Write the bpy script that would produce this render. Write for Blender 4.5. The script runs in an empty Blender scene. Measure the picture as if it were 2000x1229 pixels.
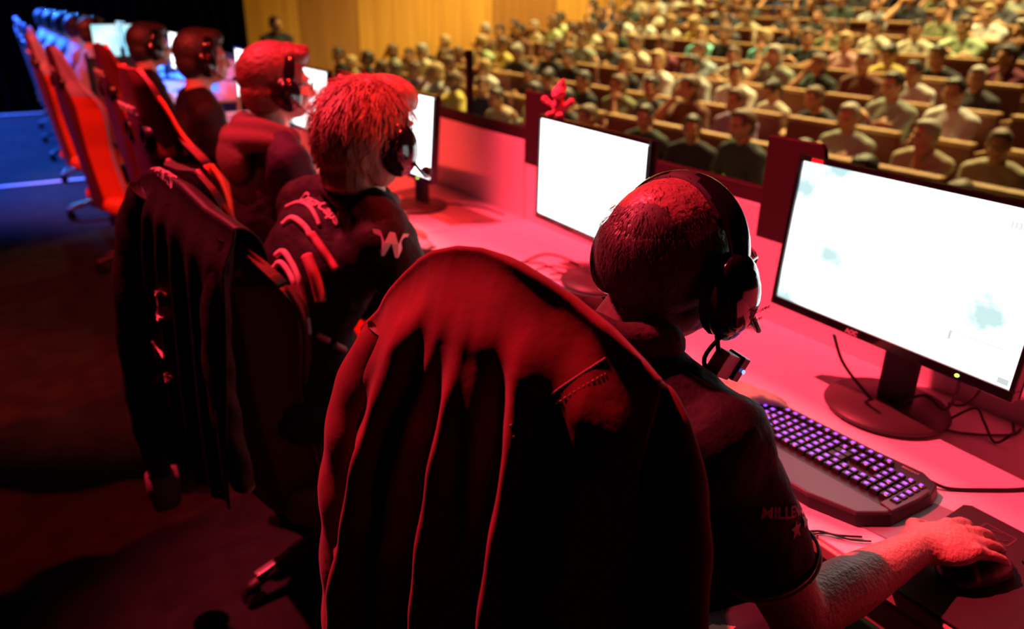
import bpy, bmesh, math, random
from mathutils import Vector, Matrix, Euler
random.seed(7)
SC = bpy.context.scene
COL = SC.collection
V = Vector
# ------------------------------------------------------------------ camera, world, lights, exposure
CF, CYAW, CPITCH, CROLL, CH = 1502.0, .5702, .3909, .0105, 1.574
camd = bpy.data.cameras.new('camera'); cam = bpy.data.objects.new('camera', camd); COL.objects.link(cam)
F_ = V((math.sin(CYAW)*math.cos(CPITCH), math.cos(CYAW)*math.cos(CPITCH), -math.sin(CPITCH)))
r0 = V((math.cos(CYAW), -math.sin(CYAW), 0)); u0 = r0.cross(F_)
R_ = r0*math.cos(CROLL)+u0*math.sin(CROLL); U_ = -r0*math.sin(CROLL)+u0*math.cos(CROLL)
cam.matrix_world = Matrix(((R_.x, U_.x, -F_.x, 0), (R_.y, U_.y, -F_.y, 0), (R_.z, U_.z, -F_.z, CH), (0, 0, 0, 1)))
camd.sensor_fit = 'HORIZONTAL'; camd.sensor_width = 36; camd.lens = CF*36/2000
camd.clip_start = .05; camd.clip_end = 200
camd.dof.use_dof = True; camd.dof.focus_distance = 1.04; camd.dof.aperture_fstop = 3.0
SC.camera = cam
wd = bpy.data.worlds.new('world'); SC.world = wd; wd.use_nodes = True
wd.node_tree.nodes['Background'].inputs[0].default_value = (.25, .2, .15, 1)
wd.node_tree.nodes['Background'].inputs[1].default_value = .0003
SC.view_settings.view_transform = 'Standard'; SC.view_settings.look = 'None'
SC.view_settings.exposure = 0; SC.view_settings.gamma = 1; SC.view_settings.use_curve_mapping = False
SC.cycles.use_denoising = True; SC.cycles.max_bounces = 5; SC.cycles.sample_clamp_indirect = 3

def spot(name, loc, to, col, power, ang, blend=.4, size=.06):
    d = bpy.data.lights.new(name, 'SPOT'); d.color = col; d.energy = power; d.spot_size = math.radians(ang)
    d.spot_blend = blend; d.shadow_soft_size = size
    o = bpy.data.objects.new(name, d); COL.objects.link(o); o.location = loc
    o.rotation_euler = (V(to)-V(loc)).to_track_quat('-Z', 'Y').to_euler(); return o
def area(name, loc, to, col, power, sx, sy):
    d = bpy.data.lights.new(name, 'AREA'); d.shape = 'RECTANGLE'; d.color = col; d.energy = power; d.size = sx; d.size_y = sy
    o = bpy.data.objects.new(name, d); COL.objects.link(o); o.location = loc
    o.rotation_euler = (V(to)-V(loc)).to_track_quat('-Z', 'Y').to_euler(); return o
RED = (1, .040, .075)
spot('red_key_light', (-.35, 3.35, 5.1), (1.22, 1.15, .8), RED, 3400, 42, .5, .05)
spot('red_row_light', (-1.6, 2.2, 4.6), (.7, 4.1, .7), (1, .05, .035), 1500, 40, .4, .06)
spot('red_far_light', (-2.2, 5.2, 4.2), (.6, 7.0, .9), (1, .07, .04), 1500, 34, .6, .06)
spot('red_floor_light', (2.6, 1.0, 5.2), (-.4, 2.8, 0), (1, .015, .01), 1900, 38, .9, .08)
spot('blue_pool_light', (-2.2, 12.6, 5.0), (-.3, 10.5, 0), (.03, .13, 1), 17000, 60, .5, .1)
spot('blue_row_light', (-.6, 12.8, 4.2), (1.0, 8.9, 1.1), (.05, .35, 1), 1600, 30, .5, .1)
spot('hall_downlight', (9.6, 9.8, 8.2), (8.9, 8.8, .6), (1, .77, .30), 7400, 96, .5, .2)
spot('hall_downlight', (9.8, 4.4, 7.5), (8.2, 4.6, .5), (1, .78, .33), 5000, 84, .5, .2)
spot('red_spill_fill', (1.6, 2.0, 5.6), (5.4, 5.6, .3), (1, .05, .12), 420, 50, .8, .1)  # added spot standing for red stage light spilling onto the front rows
spot('wall_wash_light', (5.6, 11.6, 6.5), (5.2, 14.2, .8), (1, .60, .09), 720, 120, .9, .3)

# ------------------------------------------------------------------ materials
MATS = {}
def mat(name, col, rough=.6, metal=0, var=0, vscale=20, bump=0, bscale=60, emit=None, es=0, spec=.5, col2=None, stretch=None, sheen=0, coat=0):
    if name in MATS: return MATS[name]
    m = bpy.data.materials.new(name); m.use_nodes = True; nt = m.node_tree; b = nt.nodes['Principled BSDF']
    b.inputs['Base Color'].default_value = (*col, 1); b.inputs['Roughness'].default_value = rough
    b.inputs['Metallic'].default_value = metal; b.inputs['Specular IOR Level'].default_value = spec
    if sheen: b.inputs['Sheen Weight'].default_value = sheen
    if coat: b.inputs['Coat Weight'].default_value = coat
    if var or bump:
        tc = nt.nodes.new('ShaderNodeTexCoord'); mp = nt.nodes.new('ShaderNodeMapping'); nt.links.new(tc.outputs['Object'], mp.inputs[0])
        if stretch: mp.inputs['Scale'].default_value = stretch
    if var:
        n = nt.nodes.new('ShaderNodeTexNoise'); n.inputs['Scale'].default_value = vscale; n.inputs['Detail'].default_value = 4
        nt.links.new(mp.outputs[0], n.inputs['Vector'])
        r = nt.nodes.new('ShaderNodeValToRGB'); r.color_ramp.elements[0].position = .3; r.color_ramp.elements[1].position = .7
        c2 = col2 or tuple(max(0, c*(1-var)) for c in col)
        r.color_ramp.elements[0].color = (*c2, 1); r.color_ramp.elements[1].color = (*col, 1)
        nt.links.new(n.outputs['Fac'], r.inputs[0]); nt.links.new(r.outputs[0], b.inputs['Base Color'])
    if bump:
        n = nt.nodes.new('ShaderNodeTexNoise'); n.inputs['Scale'].default_value = bscale; n.inputs['Detail'].default_value = 3
        nt.links.new(mp.outputs[0], n.inputs['Vector'])
        bp = nt.nodes.new('ShaderNodeBump'); bp.inputs['Strength'].default_value = bump; bp.inputs['Distance'].default_value = .01
        nt.links.new(n.outputs['Fac'], bp.inputs['Height']); nt.links.new(bp.outputs[0], b.inputs['Normal'])
    if emit:
        b.inputs['Emission Color'].default_value = (*emit, 1); b.inputs['Emission Strength'].default_value = es
    MATS[name] = m; return m
def screen_mat(name, c1, c2, strength, scale=3.0, lo=.5, hi=.72):
    m = bpy.data.materials.new(name); m.use_nodes = True; nt = m.node_tree; b = nt.nodes['Principled BSDF']
    b.inputs['Base Color'].default_value = (.02, .02, .02, 1); b.inputs['Roughness'].default_value = .4
    tc = nt.nodes.new('ShaderNodeTexCoord'); n = nt.nodes.new('ShaderNodeTexNoise'); n.inputs['Scale'].default_value = scale
    n.inputs['Detail'].default_value = 5; nt.links.new(tc.outputs['Object'], n.inputs['Vector'])
    r = nt.nodes.new('ShaderNodeValToRGB'); r.color_ramp.elements[0].position = lo; r.color_ramp.elements[1].position = hi
    r.color_ramp.elements[0].color = (*c1, 1); r.color_ramp.elements[1].color = (*c2, 1)
    nt.links.new(n.outputs['Fac'], r.inputs[0]); nt.links.new(r.outputs[0], b.inputs['Emission Color'])
    b.inputs['Emission Strength'].default_value = strength; MATS[name] = m; return m
def wood_mat(name, c1, c2, scale=(14, 14, .6)):
    m = bpy.data.materials.new(name); m.use_nodes = True; nt = m.node_tree; b = nt.nodes['Principled BSDF']
    tc = nt.nodes.new('ShaderNodeTexCoord'); mp = nt.nodes.new('ShaderNodeMapping'); mp.inputs['Scale'].default_value = scale
    n = nt.nodes.new('ShaderNodeTexNoise'); n.inputs['Scale'].default_value = 1.2; n.inputs['Detail'].default_value = 6
    nt.links.new(tc.outputs['Object'], mp.inputs[0]); nt.links.new(mp.outputs[0], n.inputs['Vector'])
    r = nt.nodes.new('ShaderNodeValToRGB'); r.color_ramp.elements[0].position = .3; r.color_ramp.elements[1].position = .7
    r.color_ramp.elements[0].color = (*c1, 1); r.color_ramp.elements[1].color = (*c2, 1)
    nt.links.new(n.outputs['Fac'], r.inputs[0]); nt.links.new(r.outputs[0], b.inputs['Base Color'])
    b.inputs['Roughness'].default_value = .6; MATS[name] = m; return m
M_carpet = mat('carpet', (.018, .020, .022), .95, spec=.1, var=.5, vscale=9, bump=.5, bscale=350)
M_desk = mat('desk_laminate', (.82, .80, .82), .45, var=.04, vscale=30)
M_deskedge = mat('desk_edge', (.5, .35, .28), .4)
M_panel = mat('desk_panel', (.80, .78, .80), .6)
M_dark = mat('dark_board', (.030, .012, .014), .6, spec=.2)
M_black = mat('black_plastic', (.012, .012, .013), .35)
M_gloss = mat('gloss_black', (.008, .008, .009), .12, coat=.5)
M_matte = mat('matte_black', (.012, .012, .014), .75)
M_cable = mat('cable_rubber', (.012, .012, .012), .5)
M_metal = mat('steel', (.5, .5, .52), .25, metal=1)
M_base = mat('brushed_stand', (.06, .055, .05), .45)
M_coat = mat('suede', (.23, .030, .024), .8, var=.6, vscale=9, bump=.12, bscale=30, sheen=.1, spec=.25)
M_coatin = mat('coat_thread', (.35, .14, .11), .7)
M_jacket = mat('black_polyester', (.010, .008, .010), .6, spec=.25, bump=.25, bscale=30)
M_jersey = mat('jersey_black', (.012, .008, .009), .7, spec=.2, bump=.2, bscale=90)
M_hood = mat('hood_fabric', (.09, .045, .05), .85, spec=.2, bump=.3, bscale=60)
M_skin = mat('skin', (.60, .36, .27), .5, var=.18, vscale=35, bump=.3, bscale=160)
M_skin2 = mat('skin_audience', (.55, .27, .13), .6)
M_lip = mat('lips', (.40, .16, .14), .5)
M_eye = mat('eye_dark', (.03, .025, .02), .2)
M_hairgrey = mat('hair_greying', (.10, .085, .08), .45)
M_hairblond = mat('hair_blond', (.42, .26, .16), .5, var=.55, vscale=50, bump=.6, bscale=60, stretch=(1, 1, .25))
M_hairred = mat('hair_auburn', (.15, .05, .035), .55, var=.5, vscale=60, bump=.6, bscale=70)
M_hairdark = mat('hair_dark', (.035, .022, .018), .5, var=.4, vscale=60, bump=.5, bscale=70)
M_white = mat('white_print', (.75, .72, .74), .6)
M_pink = mat('pink_trim', (.62, .40, .42), .7)
M_trouser = mat('dark_trousers', (.02, .02, .028), .8)
M_leather = mat('chair_black_leather', (.02, .014, .015), .5, bump=.2, bscale=200)
M_orange = mat('chair_red_leather', (.75, .10, .035), .5, bump=.15, bscale=200)
M_bluewht = mat('chair_pale_leather', (.42, .40, .62), .5)
M_maroon = mat('chair_maroon_leather', (.10, .016, .018), .55)  # own colour of chair backs; as wing colour it holds painted shade
M_screen = screen_mat('bright_screen', (1.0, 1.0, 1.0), (.80, .95, 1.0), 3.2, 2.6, .56, .8)
M_screencl = screen_mat('snowy_map_screen', (1.0, 1.0, 1.0), (.25, .37, .37), 2.4, 6.5, .50, .66)
M_screenfar = screen_mat('cyan_screen', (.25, .75, 1.0), (.75, 1.0, 1.0), 1.3, 6, .35, .65)
M_blueglow = mat('blue_screen', (.02, .05, .1), .4, emit=(.02, .28, 1.0), es=1.0)
M_ui = mat('screen_panel', (.1, .1, .1), .4, emit=(.55, .70, .72), es=1.0)
M_keyglow = mat('key_legend', (.1, .05, .2), .4, emit=(.30, .06, 1.0), es=2.4)
M_redglow = mat('red_led', (.2, .02, .02), .4, emit=(1, .15, .05), es=2)
M_led = mat('power_led', (.2, .3, .05), .4, emit=(.6, 1, .1), es=4)
M_kbd = mat('keyboard_grey', (.075, .07, .08), .4)
M_kbdblack = mat('keyboard_black', (.02, .02, .022), .45)
M_mousepad = mat('mousepad_cloth', (.030, .022, .024), .8, bump=.2, bscale=400)
M_padprint = mat('mousepad_print', (.10, .05, .055), .8)
M_glass = mat('lens', (.85, .9, .95), .05, spec=1)
M_upholst = mat('brown_upholstery', (.16, .045, .03), .9, bump=.3, bscale=120)
M_cap = wood_mat('seat_wood', (.30, .14, .05), (.46, .26, .10), (3, 10, 3))
M_wallwood = wood_mat('wall_wood', (.60, .28, .045), (.80, .42, .07), (9, 9, .35))
M_wallwood2 = wood_mat('wall_wood_dark', (.34, .14, .03), (.46, .20, .045), (9, 9, .35))
M_step = mat('step_carpet', (.05, .022, .018), .9)
M_curtain = mat('stage_curtain_cloth', (.003, .003, .006), .95, spec=0)
M_tape = mat('white_floor_tape', (.8, .8, .85), .3)
M_plush = mat('pink_plush', (.85, .30, .36), .9, bump=.5, bscale=120)
M_plushd = mat('purple_plush', (.30, .10, .22), .9)
M_purpleglow = mat('purple_painted_glow', (.5, .3, .8), .3, emit=(.75, .25, 1.0), es=.9)  # violet glow put into the surface, no real lamp behind it
M_violetglow = mat('violet_painted_glow', (.8, .7, .9), .15, emit=(.6, .25, .9), es=.35)
M_blueled = mat('blue_led', (.1, .1, .5), .3, emit=(.15, .25, 1), es=3)
M_box = mat('white_card', (.75, .72, .72), .5)

# ------------------------------------------------------------------ helpers
def tag(o, label=None, cat=None, group=None, kind=None):
    if label: o['label'] = label
    if cat: o['category'] = cat
    if group: o['group'] = group
    if kind: o['kind'] = kind
    return o
def empty(name, loc=(0, 0, 0), rz=0, label=None, cat=None, group=None):
    o = bpy.data.objects.new(name, None); COL.objects.link(o); o.location = loc; o.rotation_euler = (0, 0, rz)
    o.empty_display_size = .1
    return tag(o, label, cat, group)
def link(name, me, mats=None, parent=None, loc=None, rot=None):
    o = bpy.data.objects.new(name, me); COL.objects.link(o)
    if mats:
        for m in (mats if isinstance(mats, (list, tuple)) else [mats]): me.materials.append(m)
    if parent: o.parent = parent
    if loc is not None: o.location = loc
    if rot is not None: o.rotation_euler = rot
    return o
def to_local(parent, p):
    m = Matrix.Translation(parent.location) @ parent.rotation_euler.to_matrix().to_4x4()
    return m.inverted() @ V(p)
class MB:
    def __init__(s): s.v = []; s.f = []; s.m = []; s.xf = Matrix()
    def add(s, vs, fs, m=0):
        o = len(s.v); s.v += [s.xf @ V(v) for v in vs]; s.f += [tuple(i+o for i in f) for f in fs]; s.m += [m]*len(fs)
    def box(s, c, d, m=0, rot=None):
        x, y, z = (a/2 for a in d); vs = [V((i*x, j*y, k*z)) for i in (-1, 1) for j in (-1, 1) for k in (-1, 1)]
        if rot: R = Euler(rot).to_matrix(); vs = [R @ v for v in vs]
        s.add([v+V(c) for v in vs], [(0, 1, 3, 2), (4, 6, 7, 5), (0, 4, 5, 1), (2, 3, 7, 6), (0, 2, 6, 4), (1, 5, 7, 3)], m)
    def prism(s, pts, z0, z1, m=0, taper=1.0, axis='z'):
        n = len(pts); cx = sum(p[0] for p in pts)/n; cy = sum(p[1] for p in pts)/n
        def mk(x, y, z): return (x, y, z) if axis == 'z' else ((z, x, y) if axis == 'x' else (x, z, y))
        vs = [mk(p[0], p[1], z0) for p in pts]+[mk(cx+(p[0]-cx)*taper, cy+(p[1]-cy)*taper, z1) for p in pts]
        fs = [tuple(range(n-1, -1, -1)), tuple(range(n, 2*n))]+[(i, (i+1) % n, n+(i+1) % n, n+i) for i in range(n)]
        s.add(vs, fs, m)
    def tube(s, path, rad, seg=10, m=0, flat=1.0, up=None, caps=True, round_=False):
        P = [V(p) for p in path]; n = len(P)
        rads = rad if isinstance(rad, (list, tuple)) else [rad]*n
        if round_:   # hemispherical ends
            a, b = (P[0]-P[1]).normalized(), (P[-1]-P[-2]).normalized(); ra, rb = rads[0], rads[-1]
            pre = [(P[0]+a*ra*math.sin(t), ra*math.cos(t)) for t in (1.45, 1.1, .7, .35)]
            post = [(P[-1]+b*rb*math.sin(t), rb*math.cos(t)) for t in (.35, .7, 1.1, 1.45)]
            P = [q[0] for q in pre]+P+[q[0] for q in post]; rads = [q[1] for q in pre]+list(rads)+[q[1] for q in post]; n = len(P)
        vs = []; prev = V(up) if up else None
        for i in range(n):
            t = (P[min(i+1, n-1)]-P[max(i-1, 0)]).normalized()
            if prev is None:
                prev = t.orthogonal()
            u = (prev-t*prev.dot(t))
            if u.length < 1e-6: u = t.orthogonal()
            u.normalize(); prev = u; w = t.cross(u)
            for k in range(seg):
                a = 2*math.pi*k/seg; vs.append(P[i]+(u*math.cos(a)*flat+w*math.sin(a))*rads[i])
        fs = [(i*seg+k, i*seg+(k+1) % seg, (i+1)*seg+(k+1) % seg, (i+1)*seg+k) for i in range(n-1) for k in range(seg)]
        if caps: fs += [tuple(range(seg-1, -1, -1)), tuple((n-1)*seg+k for k in range(seg))]
        s.add(vs, fs, m)
    def ell(s, c, r, rot=None, seg=16, rings=10, m=0):
        vs = [V((0, 0, -r[2]))]; R = Euler(rot).to_matrix() if rot else None
        for i in range(1, rings):
            t = -math.pi/2+math.pi*i/rings
            for k in range(seg):
                a = 2*math.pi*k/seg; vs.append(V((r[0]*math.cos(t)*math.cos(a), r[1]*math.cos(t)*math.sin(a), r[2]*math.sin(t))))
        vs.append(V((0, 0, r[2])))
        if R: vs = [R @ v for v in vs]
        vs = [v+V(c) for v in vs]
        fs = [(0, 1+(k+1) % seg, 1+k) for k in range(seg)]
        for i in range(rings-2):
            fs += [(1+i*seg+k, 1+i*seg+(k+1) % seg, 1+(i+1)*seg+(k+1) % seg, 1+(i+1)*seg+k) for k in range(seg)]
        L = len(vs)-1; b = 1+(rings-2)*seg; fs += [(b+k, b+(k+1) % seg, L) for k in range(seg)]
        s.add(vs, fs, m)
    def lathe(s, prof, seg=24, m=0, c=(0, 0, 0)):
        n = len(prof); vs = [(c[0]+r*math.cos(2*math.pi*k/seg), c[1]+r*math.sin(2*math.pi*k/seg), c[2]+z) for r, z in prof for k in range(seg)]
        fs = [(i*seg+k, i*seg+(k+1) % seg, (i+1)*seg+(k+1) % seg, (i+1)*seg+k) for i in range(n-1) for k in range(seg)]
        fs += [tuple(range(seg-1, -1, -1)), tuple((n-1)*seg+k for k in range(seg))]
        s.add(vs, fs, m)
    def mesh(s, name='mesh', smooth=False):
        me = bpy.data.meshes.new(name); me.from_pydata([tuple(v) for v in s.v], [], s.f)
        me.polygons.foreach_set('material_index', s.m)
        if smooth: me.polygons.foreach_set('use_smooth', [True]*len(s.f))
        me.update(); return me
    def build(s, name, mats, parent=None, smooth=False, bevel=0, loc=None, rot=None, subd=0, autos=True):
        me = s.mesh(name, smooth); o = link(name, me, mats, parent, loc, rot)
        if bevel:
            b = o.modifiers.new('bevel', 'BEVEL'); b.width = bevel; b.segments = 3; b.limit_method = 'ANGLE'
        if subd:
            b = o.modifiers.new('sub', 'SUBSURF'); b.levels = subd; b.render_levels = subd
        return o
def fuse(mb, voxel, smooth=4, name='body', noise=None):
    me = mb.mesh(name); o = bpy.data.objects.new(name, me); COL.objects.link(o)
    r = o.modifiers.new('r', 'REMESH'); r.mode = 'VOXEL'; r.voxel_size = voxel; r.use_smooth_shade = True
    if smooth:
        k = o.modifiers.new('s', 'SMOOTH'); k.factor = .5; k.iterations = smooth
    dg = bpy.context.evaluated_depsgraph_get(); ev = o.evaluated_get(dg); out = bpy.data.meshes.new_from_object(ev)
    bpy.data.objects.remove(o); bpy.data.meshes.remove(me)
    out.name = name; out.polygons.foreach_set('use_smooth', [True]*len(out.polygons)); out.materials.clear(); return out
def bez(pts, n=8):
    P = [V(p) for p in pts]; out = []
    for i in range(len(P)-1):
        p0, p1, p2, p3 = P[max(i-1, 0)], P[i], P[i+1], P[min(i+2, len(P)-1)]
        for k in range(n):
            t = k/n; out.append(.5*((2*p1)+(p2-p0)*t+(2*p0-5*p1+4*p2-p3)*t*t+(-p0+3*p1-3*p2+p3)*t**3))
    out.append(P[-1]); return out
def text(name, body, size, mat_, parent, loc, mtx=None, ext=.0008, shear=0, bold=0, spacing=1):
    cu = bpy.data.curves.new(name, 'FONT'); cu.body = body; cu.size = size; cu.extrude = ext; cu.shear = shear
    cu.offset = bold; cu.align_x = 'CENTER'; cu.align_y = 'CENTER'; cu.space_character = spacing
    o = bpy.data.objects.new(name, cu); COL.objects.link(o)
    dg = bpy.context.evaluated_depsgraph_get(); me = bpy.data.meshes.new_from_object(o.evaluated_get(dg))
    bpy.data.objects.remove(o); me.materials.clear(); me.materials.append(mat_)
    M = (mtx or Matrix()).to_4x4()
    me.transform(Matrix.Translation(loc) @ M)
    o = bpy.data.objects.new(name, me); COL.objects.link(o)
    if parent: o.parent = parent
    return o
def basis(x, n):
    n = V(n).normalized(); x = V(x); x = (x-n*x.dot(n)).normalized(); y = n.cross(x)
    return Matrix(((x.x, y.x, n.x), (x.y, y.y, n.y), (x.z, y.z, n.z)))
def surf(px, target):
    '''point and normal where the line of sight through a photo point meets the target, in the target's parent space'''
    from mathutils.bvhtree import BVHTree
    dg = bpy.context.evaluated_depsgraph_get(); dg.update(); ev = target.evaluated_get(dg); me = ev.to_mesh()
    bv = BVHTree.FromPolygons([v.co.copy() for v in me.vertices], [tuple(p.vertices) for p in me.polygons])
    bpy.context.view_layer.update(); iw = target.parent.matrix_world.inverted(); d = (iw.to_3x3() @ (R_*(px[0]-1000)+U_*(614.5-px[1])+F_*CF)).normalized()
    h = bv.ray_cast(iw @ V((0, 0, CH)), d); ev.to_mesh_clear(); return h[0], h[1], bv, d
def decal(name, body, px, pxr, size, m_, target, off=.003, bold=0, mesh=None):
    c, n, bv, d = surf(px, target)
    if c is None: print('decal missed', body); return None
    c2_, n2, _, _ = surf((px[0]+pxr[0], px[1]+pxr[1]), target)
    if n.dot(d) > 0: n = -n
    right = (c2_-c) if c2_ is not None else (R_*pxr[0]-U_*pxr[1])
    B = basis(right, n)
    if mesh: o = link(name, mesh, m_, target.parent); mesh.transform(Matrix.Translation(c) @ B.to_4x4())
    else: o = text(name, body, size, m_, target.parent, c, B, .0003, bold=bold)
    nn = B.col[2]
    for v in o.data.vertices:
        h = bv.ray_cast(v.co+nn*.2, -nn, .4)
        if h[0] is not None: v.co = h[0]+nn*(off+(v.co-c).dot(nn))
    return o
def stripe(name, pts, rad, m_, target):
    P = []
    for q in bez([V((a, b, 0)) for a, b in pts], 6):
        h, n, _, _ = surf((q.x, q.y), target)
        if h is not None: P.append(h+n*.001)
    if len(P) < 3: print('stripe missed', name, pts[0]); return
    m = MB(); m.tube(P, rad, 8); return m.build(name, m_, target.parent, smooth=True)
def wrap(o, target, off=.002):
    s = o.modifiers.new('wrap', 'SHRINKWRAP'); s.target = target; s.wrap_method = 'NEAREST_SURFACEPOINT'; s.offset = off; s.wrap_mode = 'ABOVE_SURFACE'
def copy_tree(o, parent=None):
    c = o.copy(); COL.objects.link(c)
    if parent: c.parent = parent
    for ch in o.children: copy_tree(ch, c)
    return c
def smoothstep(a, b, x):
    t = max(0, min(1, (x-a)/(b-a))); return t*t*(3-2*t)
def lerp(pts, x):
    if x <= pts[0][0]: return pts[0][1]
    for (a, u), (b, w) in zip(pts, pts[1:]):
        if x <= b: return u+(w-u)*(x-a)/(b-a)
    return pts[-1][1]

# ------------------------------------------------------------------ setting
m = MB(); m.box((-1.4, 6, -.05), (6.2, 24, .1)); floor = m.build('floor', M_carpet); tag(floor, kind='structure')
m = MB(); m.box((1.95, 6, -.45), (.5, 24, .9)); tag(m.build('trim_1', M_dark), kind='structure')
# row floors of the hall
ROWX = [4.9+.9*i for i in range(10)]
CAPZ = [.50, .60, .73, .88, 1.03, 1.18, 1.33, 1.48, 1.63, 1.78]
YW = 13.6
m = MB(); m.box((3.3, 6, -.60), (2.2, 17, .1))
for X, c in zip(ROWX, CAPZ): m.box((X+.05, 6, c-1.02-.3), (.9, 17, .6))
tag(m.build('floor_2', M_step), kind='structure')
m = MB(); m2 = MB()
x = 3.46; k = 0; widths = [.95, 1.05, 1.45, 1.3, 1.5, 1.4, 1.6, 1.5, 1.7, 1.6]
for w in widths:
    (m2 if k in (1, 4, 8) else m).box((x+w/2, YW+.05, 2.2), (w-.012, .1, 6)); x += w; k += 1
tag(m.build('wall_back', M_wallwood), kind='structure'); tag(m2.build('wall_back_2', M_wallwood2), kind='structure')
# stage curtain
m = MB(); n = 240; vs = []; fs = []
for i in range(n+1):
    xx = -6+9.45*i/n; yy = YW-.3+.08*math.sin(i*1.1)
    vs += [(xx, yy, -.0), (xx, yy, 5.5), (xx, yy+.03, 0), (xx, yy+.03, 5.5)]
for i in range(n):
    a = 4*i; fs += [(a, a+4, a+5, a+1), (a+2, a+3, a+7, a+6), (a+1, a+5, a+7, a+3)]
m.add(vs, fs); cur = m.build('stage_curtain', M_curtain, smooth=True)
tag(cur, 'black stage curtain hanging beside the wood panelled wall', 'curtain')
for y, w, l in ((8.0, 1.75, 'nearer white tape strip across the blue lit floor'), (14.0, 1.2, 'farther white tape strip at the end of the blue floor')):
    if y > YW: y = 13.0
    m = MB(); m.box((0, 0, .002), (w, .055, .004)); o = m.build('tape_strip', M_tape, loc=(-.35 if y < 9 else -.2, y, 0)); tag(o, l, 'tape', 'tape strips on the stage floor')

# ------------------------------------------------------------------ desks
DZ = .75; XF, XB = .996, 1.668
segs = [(-1.0, 2.523), (2.523, 4.95), (4.95, 6.2), (7.0, 9.4), (9.4, 11.9)]
dl = ['pale desk nearest, holding the near keyboard and the two nearest monitors', 'pale desk beyond the joint, in front of the hooded player', 'short pale desk at the far end of the red lit row', 'desk of the nearest blue lit players', 'farthest desk in the blue light']
for (a, b), L in zip(segs, dl):
    t = empty('desk', ((XF+XB)/2, (a+b)/2, 0), 0, L, 'desk', 'desks in one row along the stage')
    l = b-a-.008; w = XB-XF
    m = MB(); m.box((0, 0, DZ-.0125), (w, l, .025)); m.build('desktop', M_desk, t, bevel=.002)
    m = MB(); m.box((-w/2-.0065, 0, DZ-.0135), (.011, l, .020)); m.build('edge_strip', M_deskedge, t, bevel=.002)
    m = MB(); m.box((-w/2+.02, 0, DZ-.075), (.02, l, .05)); m.build('front_rail', M_deskedge, t, bevel=.002)
    m = MB(); m.box((w/2+.012, 0, (1.057+.1)/2), (.022, l, 1.057-.1)); m.build('back_panel', M_panel, t, bevel=.002)
    m = MB(); m.box((w/2+.04, 0, 1.03), (.03, l, .14)); m.build('top_rail', M_dark, t, bevel=.003)
    for yy in (-l/2+.06, l/2-.06):
        m = MB(); m.box((.2, yy, (DZ-.025)/2), (.04, .04, DZ-.025)); m.build('leg', M_black, t, bevel=.003)
# pole at the desk joint
m = MB(); m.tube([(0, 0, 0), (0, 0, 1.36)], .016, 12); m.tube([(0, 0, 0), (0, 0, .03)], .1, 20)
o = m.build('divider_pole', M_matte, loc=(1.745, 3.09, 0)); tag(o, 'thin black pole standing behind the desk joint', 'pole')
# monitors ----------------------------------------------------------------
def make_monitor(Y, X, Z, yaw, tilt, scr, label, first=False):
    t = empty('monitor', (X+.045, Y, DZ), yaw, label, 'monitor')
    zc = Z-DZ; T = Matrix.Translation((-.045, 0, zc)) @ Matrix.Rotation(tilt, 4, 'Y')
    W2, H2 = .2655, (.155 if Y < 1 else .1495)
    m = MB(); m.xf = T
    b = .011
    # bezel ring + back housing
    m.box((-.001, 0, H2+b/2+.001), (.022, 2*W2+2*b, b)); m.box((-.001, 0, -H2-.010), (.022, 2*W2+2*b, .020))
    m.box((-.001, W2+b/2, 0), (.022, b, 2*H2)); m.box((-.001, -W2-b/2, 0), (.022, b, 2*H2))
    m.build('bezel', M_gloss, t, bevel=.002)
    m = MB(); m.xf = T
    m.box((.012, 0, -.004), (.012, 2*W2+2*b, 2*H2+.03)); m.prism([(-.2, -.12), (.2, -.12), (.22, .0), (.16, .12), (-.16, .12), (-.22, .0)], .016, .045, axis='x', taper=.8)
    m.build('housing', M_matte, t, bevel=.003)
    m = MB(); m.xf = T
    m.box((-.0035, 0, 0), (.004, 2*W2, 2*H2)); s = m.build('screen', scr, t)
    m = MB(); m.box((.045, 0, zc/2), (.035, .075, zc+.05)); m.build('stand_neck', M_matte, t, bevel=.012)
    m = MB(); m.lathe([(.005, .006), (.125, .006), (.128, .010), (.125, .016), (.06, .02), (.03, .024)], 40, c=(.02, 0, 0)); m.build('stand_base', M_base, t, smooth=True)
    m = MB(); m.xf = T; m.ell((-.013, -.175, -H2-.010), (.003, .004, .003)); m.build('power_light', M_led, t)
    return t, T
MONX = 1.3544
mons = [(.70+.103, MONX+.065, 1.0970, .046, .067, 'nearest monitor with a pale snowy game map, on the near desk at the right'),
        (.6964+1.1206-.059, MONX+.036, 1.076, .053, .016, 'white glowing monitor with a plush toy on top, behind the headset man'),
        (.6964+2*1.1206-.05, MONX-.047, 1.078, -.061, .085, 'glowing monitor in front of the blond player'),
        (.6964+3*1.1206-.035, MONX-.037, 1.08, -.038, .07, 'glowing monitor in front of the hooded player'),
        (.6964+4*1.1206+.091, MONX-.017, 1.0928, .018, .055, 'white monitor behind the auburn head of the hooded player')]
MT = []
for i, (Y, X, Z, yw, tl, L) in enumerate(mons):
    MT.append(make_monitor(Y, X, Z, -yw, tl, M_screencl if i in (0, 3) else M_screen, L))
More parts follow.
